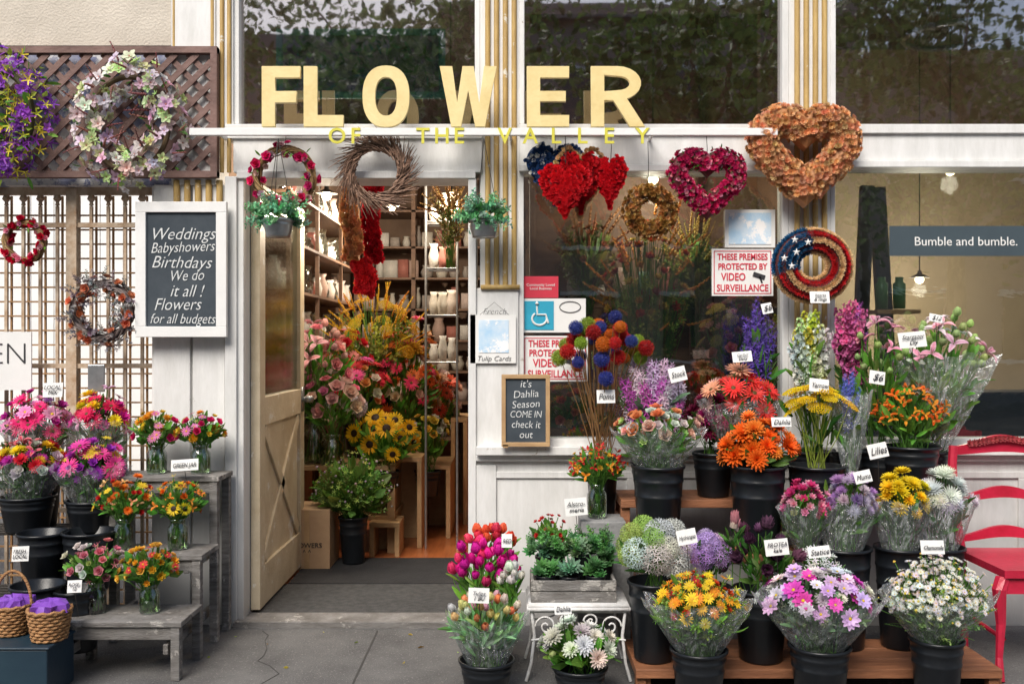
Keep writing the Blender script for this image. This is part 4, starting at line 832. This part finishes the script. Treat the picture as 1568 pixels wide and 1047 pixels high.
for (px,pt,pm,w,yy,zb_,mx) in ((240,626,680,76,-.17,.735,mixA),(307,628,680,76,-.17,.735,mixA),(189,728,793,90,-.39,.44,mixB),(272,728,793,84,-.39,.44,[('sunflower',YEL,.022,.4),('rosette',ORG,.018,1),('alstro',(.9,.34,.05),.02,.8),('floret',(.7,.5,.1),.014,1)]),
    (147,828,890,90,-.63,.235,mixC),(229,832,893,94,-.63,.235,[('rosette',(.9,.46,.03),.02,1.2),('daisy',(.7,.04,.04),.02,.8),('rose',(.9,.56,.1),.022,.8)])):
    bq('bouquet_in_jar',px,pt,pm,w,yy,mx,n=44,greens=150,gcol=(.12,.3,.045),cont=('vase',31,zb_+.001),vr=.65,gl=.05,gt=['leaf','leafr'],gspread=1.1)
rk=empty('metal_plant_rack',(-2.1,-.3,0)); mb=MB(); xa,xb=-2.75,-1.83
for y0,y1,z in ((-.3,-.05,.49),(-.52,-.3,.27),(-.72,-.52,.08)):
    for i in range(5): yy=y0+(y1-y0)*(i+.5)/5; mb.box(xa,xb,yy-.012,yy+.012,z-.012,z)
    for x in (xa+.01,xb-.03):
        mb.box(x,x+.02,y0,y0+.02,0,z-.012); mb.box(x,x+.02,y0+.02,y1,z-.032,z-.013)
mb.build('rack',['wire'],rk)
bq('mixed_bouquet_bucket',58,600,700,108,-.12,[('gerbera',(.85,.03,.22),.042,1.2),('rosette',(.6,.03,.35),.03,1),('mum',(.6,.28,.7),.03,.7),('cosmos',(.88,.36,.6),.035,.6)],n=46,greens=80,cont=('bucket',70,.491),vr=.6,wrap=True,gl=.07)
bq('mixed_bouquet_bucket',152,597,700,98,-.12,[('gerbera',(.8,.02,.12),.042,.8),('dahlia',(.9,.7,.03),.038,1.2),('rosette',(.7,.02,.3),.03,1),('lily',(.88,.4,.6),.034,.5)],n=42,greens=80,cont=('bucket',70,.491),vr=.6,wrap=True,gl=.07)
bq('mixed_bouquet_bucket',42,668,758,118,-.24,[('lily',(.8,.02,.06),.042,.8),('dahlia',(.8,.03,.06),.034,1),('dahlia',(.9,.68,.03),.032,1),('rose',(.84,.82,.78),.03,1),('mum',(.7,.06,.45),.03,.9)],n=60,greens=90,wrap=True,cont=('bucket',80,.491),vr=.6,gl=.07)
bq('mixed_bouquet_bucket',140,670,764,106,-.25,[('mum',(.5,.06,.55),.034,1.2),('gerbera',(.88,.07,.35),.04,1.2),('daisy',(.9,.66,.05),.024,.8),('rosette',(.45,.05,.5),.028,.9)],n=56,greens=90,wrap=True,cont=('bucket',74,.491),vr=.6,gl=.07)
for px,rim,w,yy,zb_ in ((66,814,72,-.41,.271),(136,812,76,-.41,.271),(58,894,78,-.62,.081),(120,900,70,-.61,.081)):
    mb=MB(); bucket_mesh(mb,X(px,yy),yy,Z(rim,yy),LN(w/2,yy),zb_); mb.build('black_bucket',['bucket'],None,True)
bn=MB(); bn.box(X(-60,-.92),X(80,-.92),-.96,-.74,.001,.19); bn.box(X(-66,-.92),X(84,-.92),-.966,-.734,.19,.2); bn.build('navy_plastic_bin',['navy'],bevel=.006)
def basket(px,py0,w,yy,handle):
    cx=X(px,yy); z1=Z(py0,yy); z0=.202; r=LN(w/2,yy); e=empty('wicker_basket',(cx,yy,z0)); mb=MB()
    mb.lathe([(.001,z0),(r*.7,z0),(r*.94,z1),(r*.86,z1),(r*.64,z0+.01)],cx,yy,28,m=0)
    hb_=z1-z0; rows=9; nst=26
    for j in range(rows):
        f=(j+.5)/rows; t=np.linspace(0,2*PI,nst*4,endpoint=False); rr=r*(.74+.24*f)+.003*np.sin(t*nst/2+(j%2)*PI)
        mb.tube(np.stack([cx+rr*np.cos(t),yy+rr*np.sin(t),np.full(len(t),z0+hb_*f)],1),hb_/rows*.5,5,closed=True)
    t=np.linspace(0,2*PI,40,endpoint=False); mb.tube(np.stack([cx+r*np.cos(t),yy+r*np.sin(t),z1+.003*np.sin(12*t)],1),.007,6,closed=True)
    if handle: mb.tube([(cx+r*math.cos(t),yy,z1+handle*math.sin(t)) for t in np.linspace(0,PI,20)],.006,6)
    mb.build('weave',['wicker'],e,True); mb=MB()
    mb.lathe([(r*.95,z1-.005),(r*.8,z1+.025),(r*.45,z1+.035),(.001,z1+.02)],cx,yy,18,jit=.16); mb.build('tissue_paper',['tissue'],e)
basket(20,925,56,-.8,.13); basket(76,932,62,-.87,.0)
# ======================= INTERIOR CONTENT =======================
mb=MB(); mb.box(-.02+X(375),X(717),.1,.66,.013,.024,m=0); mb.build('door_mat',['mat1'])
mb=MB(); mb.box(X(390),X(717),.67,1.28,.013,.026,m=0); mb.build('door_mat',['mat2'])
e=empty('cardboard_box',(X(470,1.1),1.1,0)); mb=MB(); mb.box(X(437,1.0),X(505,1.0),1.0,1.3,.013,Z(780,1.0)); mb.build('carton',['card'],e,bevel=.003); mb=MB(); mb.box(X(466,1.0),X(474,1.0),.997,.999,.02,Z(781,1.0)); mb.build('tape',['palewood'],e); txt('FLOWERS\n^ ^',X(470,1),.996,Z(840,1),.04,'ink',e)
bq('greenery_bucket',541,692,790,128,1.15,[('floret',(.45,.58,.12),.016,1),('bead',(.5,.4,.45),.008,1)],n=120,greens=440,gcol=(.15,.28,.05),gt=['sprig','leafr'],gl=.09,cont=('bucket',44,.027),vr=.62)
e=empty('flower_counter',(-1,1.9,0)); mb=MB()
xa,xb=X(440,1.5),X(606,1.5); zc=.56
for z in (zc,.25): mb.box(xa,xb,1.45,2.3,z-.03,z)
for x in (xa,xb-.05):
    for yy in (1.46,2.24): mb.box(x+.001,x+.049,yy,yy+.05,.013,zc-.031)
mb.build('counter',['palewood'],e,bevel=.003)
bq('pink_lily_vase',480,494,640,120,1.6,[('lily',(.9,.36,.4),.075,1.3),('rose',(.9,.36,.42),.055,1),('tulip',(.85,.55,.5),.05,.6)],n=40,greens=110,gcol=FRESH,cont=('vase',42,.561),vr=.42,gt=['leaf','blade'],gl=.13)
bq('rose_and_hydrangea_vase',508,572,664,110,1.52,[('rose',(.9,.6,.56),.06,1),('hydrangea',(.84,.82,.76),.065,.7),('rose',(.85,.28,.42),.05,.9)],n=24,greens=80,gcol=FRESH,cont=('vase',38,.561),vr=.5)
bq('goldenrod_bucket',575,446,600,156,2.3,[('yarrow',(.85,.55,.03),.055,1.2),('buds',(.8,.5,.03),.16,1.2),('buds',(.75,.3,.03),.16,.6)],n=100,greens=130,gcol=(.3,.34,.06),gt=['buds','sprig'],gl=.16,cont=('bucket',50,.561),vr=.55)
bq('autumn_flower_bucket',618,498,660,120,2.3,[('dahlia',(.88,.42,.05),.06,1),('gerbera',(.88,.2,.05),.06,1),('rose',(.88,.62,.4),.05,1.2),('gerbera',(.8,.05,.14),.05,.6)],n=60,greens=130,cont=('bucket',50,.2),vr=.6,gcol=FRESH,gl=.12)
bq('sunflower_bucket',588,630,720,108,1.5,[('sunflower',(.9,.5,.01),.046,1)],n=15,greens=110,gt='leafr',gl=.12,gcol=FRESH,cont=('bucket',48,.4),vr=.5,face=1.4,up=.1)
bq('coral_flower_bucket',662,560,700,92,2.6,[('gerbera',(.88,.16,.08),.06,1),('dahlia',(.88,.55,.4),.06,.8),('rose',(.88,.7,.62),.05,.7)],n=46,greens=110,cont=('bucket',46,.2),gl=.12,gcol=FRESH)
bq('yellow_rose_bucket',655,628,720,70,1.9,[('rose',(.9,.62,.1),.04,1),('rose',(.86,.8,.7),.04,.6)],n=22,greens=70,cont=('bucket',40,.3),gcol=FRESH)
bq('mixed_stem_bucket',548,545,650,100,1.9,[('gerbera',(.82,.05,.08),.05,1),('rose',(.9,.38,.14),.045,1),('rose',(.86,.78,.7),.045,.8),('gerbera',(.85,.1,.35),.05,.5)],n=38,greens=110,cont=('bucket',44,.561),gcol=FRESH)
bq('red_tulip_vase',528,500,640,84,2.1,[('rose',(.75,.03,.05),.05,1),('gerbera',(.88,.3,.3),.05,1)],n=26,greens=70,cont=('vase',34,.561),vr=.4)
bq('snapdragon_vase',442,462,640,64,2.0,[('stock',(.6,.2,.42),.2,1),('stock',(.75,.5,.14),.18,1)],n=14,greens=50,cont=('vase',34,.561),vr=.4,gl=.12)
e=empty('wooden_crates',(X(650,2),2,0)); mb=MB()
for (p0,p1,q0,y0,y1,b) in ((598,646,700,1.6,1.95,.013),(640,690,712,1.9,2.4,.013),(565,612,800,1.35,1.6,.013),(600,628,745,2.0,2.3,.013),(690,716,640,2.4,2.9,.013)):
    x0,x1,z1=X(p0,y0),X(p1,y0),Z(q0,y0); mb.box(x0,x1,y0,y1,z1-.03,z1); mb.box(x0+.002,x0+.032,y0+.002,y1-.002,b,z1-.03); mb.box(x1-.032,x1-.002,y0+.002,y1-.002,b,z1-.03)
    mb.box(x0+.03,x1-.03,y1-.03,y1-.01,b,z1-.031)
mb.build('crates',['palewood'],e,bevel=.003)
e=empty('shelving_unit',(-.6,4.9,0)); mb=MB(); XR=.15
for x in np.linspace(-1.5,XR,4): mb.box(x-.02,x+.02,4.7,4.74,.013,3.0); mb.box(x-.02,x+.02,5.2,5.24,.013,3.0)
LV=(.4,.75,1.05,1.35,1.65,1.95,2.25,2.6)
for z in LV: mb.box(-1.5,XR,4.7,5.24,z-.02,z)
mb.build('shelves',['darkwood'],e)
e=empty('wall_shelves',(-1.5,2.5,0)); mb=MB()
for z in (.75,1.05,1.35,1.65,1.95,2.25): mb.box(-1.598,-1.33,1.25,3.9,z-.018,z)
for yy in (1.25,2.1,3.0,3.88): mb.box(-1.36,-1.335,yy,yy+.02,.013,2.6)
mb.build('shelves',['darkwood'],e)
gv=MB(); gg=MB()
def pot(m_,x,y,z,r,h,c): m_.lathe([(.001,z+.001),(r*.7,z+.001),(r,z+h*.5),(r*.6,z+h*.85),(r*.8,z+h),(r*.6,z+h*.9)],x,y,12,c=c)
PC=[(.7,.62,.55),(.75,.73,.68),(.62,.45,.38),(.45,.4,.36),(.7,.66,.58),(.72,.6,.55),(.5,.2,.16)]
for z in LV[:-1]:
    x=-1.45
    while x<.05:
        r=random.uniform(.03,.07); h=random.uniform(.1,.24)
        if random.random()<.45: c=random.choice(PC); gv.box(x,x+2*r,4.75,4.75+2*r,z+.001,z+h*.9,c=c)
        else: pot(gv,x+r,4.9+random.uniform(-.06,.06),z,r,h,random.choice(PC))
        x+=2*r+random.uniform(.005,.02)
for z in (.75,1.05,1.35,1.65,1.95,2.25):
    yy=1.3
    while yy<3.8:
        r=random.uniform(.03,.07); h=random.uniform(.1,.24)
        if random.random()<.5: pot(gg,-1.46,yy+r,z,r,h,(1,1,1))
        else: pot(gv,-1.46,yy+r,z,r,h,random.choice(PC))
        yy+=2*r+.02
gv.build('shelf_vases_and_baskets',['plant'],None,True); gg.build('shelf_glassware',['vase'],None,True)
e=empty('wire_display_rack',(X(660,1.6),1.6,0)); mb=MB()
for p in (652,700): mb.tube([(X(p,1.6),1.6,.013),(X(p,1.6),1.6,1.2),(X(p,1.6),1.6,2.5)],.008,6)
for z in (1.2,1.5,1.8,2.1):
    for dy in (0,.12,.24): mb.tube([(X(652,1.6),1.6+dy,z),(X(676,1.6),1.6+dy,z),(X(700,1.6),1.6+dy,z)],.005,6)
mb.build('rack',['tin'],e)
mb=MB()
for z in (1.2,1.5,1.8,2.1):
    for p in (662,676,690):
        pot(mb,X(p,1.6),1.72,z+.006,random.uniform(.03,.042),random.uniform(.1,.18),random.choice(PC+[(.2,.1,.06)]))
mb.build('rack_pots',['plant'],e,True)
def garland(name,pts,y,col,r,n,size):
    P=np.array([(X(a,y),y,Z(b,y)) for a,b in pts]); t=np.linspace(0,len(P)-1,24); P=np.stack([np.interp(t,np.arange(len(P)),P[:,i]) for i in range(3)],1)
    wreath(name,P,r,[('woodrose',col,size,1)],n,closed=False,base=tuple(v*.4 for v in col))
garland('straw_garland',[(540,285),(534,330),(543,370),(535,402)],.5,(.85,.42,.2),.036,150,.022)
garland('red_garland',[(572,285),(566,340),(574,402)],.55,(.65,.01,.03),.036,170,.022)
garland('red_garland',[(552,400),(562,425),(556,450)],.45,(.78,.02,.03),.04,110,.025)
bq('hanging_dried_flowers',690,290,400,60,1.3,[('buds',(.35,.2,.08),.18,1)],n=24,greens=50,gcol=(.22,.17,.06),gt=['buds','sprig'],gl=.14)
e=empty('window_display_shelf',(.6,.45,0)); mb=MB(); mb.box(X(735,.25),1.4,.24,.8,.86,.9)
mb.box(.1,1.4,.85,.9,1.52,1.56); mb.box(.1,.13,.86,.89,.9,2.8); mb.box(1.0,1.03,.86,.89,.9,2.8); mb.box(.0,.03,.26,.8,.013,.86); mb.box(.1,1.4,.95,.97,.9,3.2); mb.build('shelf',['darkwood'],e,bevel=.003)
bq('berry_branch_arrangement',990,330,640,150,.5,[('buds',(.7,.32,.07),.18,1),('rosette',(.8,.55,.14),.03,1.2),('rosette',(.6,.1,.06),.03,.9),('floret',(.65,.7,.16),.025,.9)],n=130,greens=200,gcol=(.3,.38,.08),gt=['buds','sprig'],gl=.12,cont=('bucket',44,.901),vr=.45)
bq('window_dried_arrangement',1130,440,650,130,.5,[('rosette',(.8,.5,.44),.03,1),('yarrow',(.8,.58,.15),.04,1),('rose',(.85,.36,.32),.04,1)],n=80,greens=140,gcol=(.16,.32,.07),gt=['sprig','leaf'],gl=.1,cont=('bucket',44,.901),vr=.5)
bq('window_autumn_arrangement',870,585,665,110,.35,[('rose',(.85,.3,.18),.03,1),('rosette',(.8,.62,.16),.03,1),('rose',(.82,.8,.72),.03,.6)],n=44,greens=90,gcol=(.15,.3,.06),gt=['sprig','leaf'],gl=.08,cont=('bucket',44,.901))
bq('window_foliage',1065,350,520,90,.7,[('buds',(.6,.44,.12),.16,1)],n=40,greens=160,gcol=(.24,.36,.1),gt=['sprig','leaf'],gl=.14)
bq('window_foliage',900,330,470,100,.75,[('buds',(.5,.25,.12),.16,1),('rosette',(.7,.32,.2),.03,1)],n=50,greens=120,gcol=(.25,.28,.1),gt=['sprig','leaf'],gl=.12)
mb=MB()
for i in range(9): pot(mb,.22+i*.13,.87,1.562,.045,random.uniform(.12,.22),random.choice(PC+[(.25,.12,.08),(.2,.3,.25)]))
mb.build('window_pots',['plant'],None,True)
e=frame('teal_framed_picture',424,682,46,152,.12,10,'teal','bluewall')
mb=MB(); k=160; P=np.stack([rng.uniform(X(440,.1),X(668,.1),k),np.full(k,.105),rng.uniform(Z(142,.1),Z(58,.1),k)],1); mb.inst(T['leaf'],P,rotN(np.tile([0,-.3,0],(k,1))+rng.normal(0,1,(k,3))*np.array([1,.1,1])),.05,jit((.2,.5,.4),k,.4)); mb.build('painted_leaves',['plant'],e)
e=empty('ring_chandelier',(X(1455,1.2),1.2,Z(55,1.2))); mb=MB(); cx_,cz_=X(1455,1.2),Z(55,1.2); t=np.linspace(0,2*PI,40,endpoint=False); mb.tube(np.stack([cx_+.26*np.cos(t),1.2+.26*np.sin(t),np.full(40,cz_)],1),.018,8,closed=True)
for a in (0,2.1,4.2): mb.tube([(cx_+.26*math.cos(a),1.2+.26*math.sin(a),cz_),(cx_,1.2,3.5)],.003,4)
mb.build('ring',['tin'],e,True)
e=empty('salon_bottles',(X(1370,.4),.4,0)); mb=MB(); mb.box(X(1335,.5),X(1400,.5),.42,.56,Z(474,.42)-.02,Z(474,.42)); mb.build('bottle_shelf',['palewood'],e); mb=MB()
for p in (1350,1377): z0_=Z(474,.48)+.004; mb.lathe([(.001,z0_),(.03,z0_),(.032,z0_+.13),(.02,z0_+.14),(.02,z0_+.165),(.001,z0_+.165)],X(p,.48),.48,16)
mb.build('bottles',['jar'],e,True)
e=empty('a_frame_easel',(X(1335,.6),.6,0)); mb=MB(); yy=.6
mb.beam((X(1300,yy),yy,.02),(X(1328,yy),yy,Z(285,yy)),.07,.04); mb.beam((X(1385,yy),yy+.05,.02),(X(1348,yy),yy+.05,Z(285,yy)),.08,.04); mb.build('easel',['salondark'],e)
def lamp(px,py,y,en,r=.03,name='pendant_lamp'):
    x,z=X(px,y),Z(py,y); e=empty(name,(x,y,z)); mb=MB(); mb.lathe([(.001,z-r),(r*.7,z-r*.7),(r,z),(r*.7,z+r*.7),(r*.3,z+r)],x,y,14); mb.build('bulb',['bulb'],e,True)
    mb=MB(); mb.tube([(x,y,z+r),(x,y,(z+3.5)/2),(x,y,3.5)],.004,5); mb.lathe([(r*2.2,z+r*.4),(r*.5,z+r*1.3),(r*.4,z+r*2)],x,y,14); mb.build('cord_and_shade',['wire'],e)
    l=bpy.data.lights.new('bulb_light','POINT'); l.energy=en; l.color=(1,.85,.66); l.shadow_soft_size=.05; o=bpy.data.objects.new('bulb_light',l); o.location=(x,y,z-.08); COL.objects.link(o); o.parent=e; o.matrix_parent_inverse=Matrix.Translation(-Vector(e.location))
lamp(462,372,3.0,55); lamp(600,318,3.0,95); lamp(690,300,1.5,30); lamp(500,300,1.1,34); lamp(1000,275,.6,20); lamp(1408,428,1.9,40); lamp(1455,262,1.2,40)
for a in ((282,712,-.33,42,17,'GREEN JAR'),(113,898,-.75,22,18,'ROSE\n12'),(30,848,-.6,26,22,'FRESH\nLOCAL'),(80,597,-.25,30,22,'LOCAL\nMIX'),(1038,573,-.4,26,22,'Stock'),(1255,590,-.5,30,20,'Yarrow'),(1398,520,-.42,42,24,'Stargazer\nLily'),(1137,546,-.4,30,16,'Gerber\nDaisy'),(1197,646,-.66,30,14,'Dahlia'),(1190,838,-.9,36,24,'PROTEA\nkale'),(1429,838,-1.12,36,20,'Chamomile'),(1255,845,-.94,34,16,'Statice'),(1052,822,-.92,30,22,'Hydrangea'),(928,607,-.32,28,20,'Poms'),(862,932,-1.08,26,16,'Dahlia'),(882,776,-.5,34,26,'Alstro-\nmeria'),(733,912,-1.06,32,22,'Tulips\n1 BU'),(776,828,-.66,16,20,'RED'),(1345,690,-.5,30,22,'Lilies'),(1344,578,-.4,24,20,'$6'),(1434,487,-.36,20,12,'$12'),(1175,472,-.3,16,16,'$8'),(1322,730,-.78,26,18,'Mums')):
    tag(*a,rot=random.uniform(-.2,.25))
bpy.context.view_layer.update()
for o,mw in FIT:
    wdt=o.dimensions.x
    if wdt>mw: f=mw/wdt; o.scale=(f,max(f,min(1,f*1.25)),1)
# ======================= LIGHT / CAMERA =======================
w=bpy.data.worlds.new('World'); scene.world=w; w.use_nodes=True; nt=w.node_tree; nt.nodes.clear()
o=nt.nodes.new('ShaderNodeOutputWorld'); b=nt.nodes.new('ShaderNodeBackground'); s=nt.nodes.new('ShaderNodeTexSky'); s.sky_type='NISHITA'; s.sun_disc=False
el,az=math.radians(46),math.radians(200)
s.sun_elevation=el; s.sun_rotation=az; s.dust_density=3.0; s.air_density=1.0
nt.links.new(s.outputs[0],b.inputs[0]); b.inputs[1].default_value=.15; nt.links.new(b.outputs[0],o.inputs[0])
l=bpy.data.lights.new('sun','SUN'); l.energy=3.9; l.angle=math.radians(32); l.color=(1,.95,.88)
so=bpy.data.objects.new('sun',l); sd=Vector((math.sin(az)*math.cos(el),math.cos(az)*math.cos(el),math.sin(el))); so.rotation_euler=(-sd).to_track_quat('-Z','Y').to_euler(); so.location=sd*20; COL.objects.link(so)
cam=bpy.data.cameras.new('camera'); cam.sensor_width=36; cam.lens=36*F/1568; cam.clip_end=600
co=bpy.data.objects.new('camera',cam); co.location=(0,-D,H); co.rotation_euler=(PI/2,0,0); COL.objects.link(co); scene.camera=co
scene.view_settings.view_transform='Standard'; scene.view_settings.look='None'; scene.view_settings.exposure=0
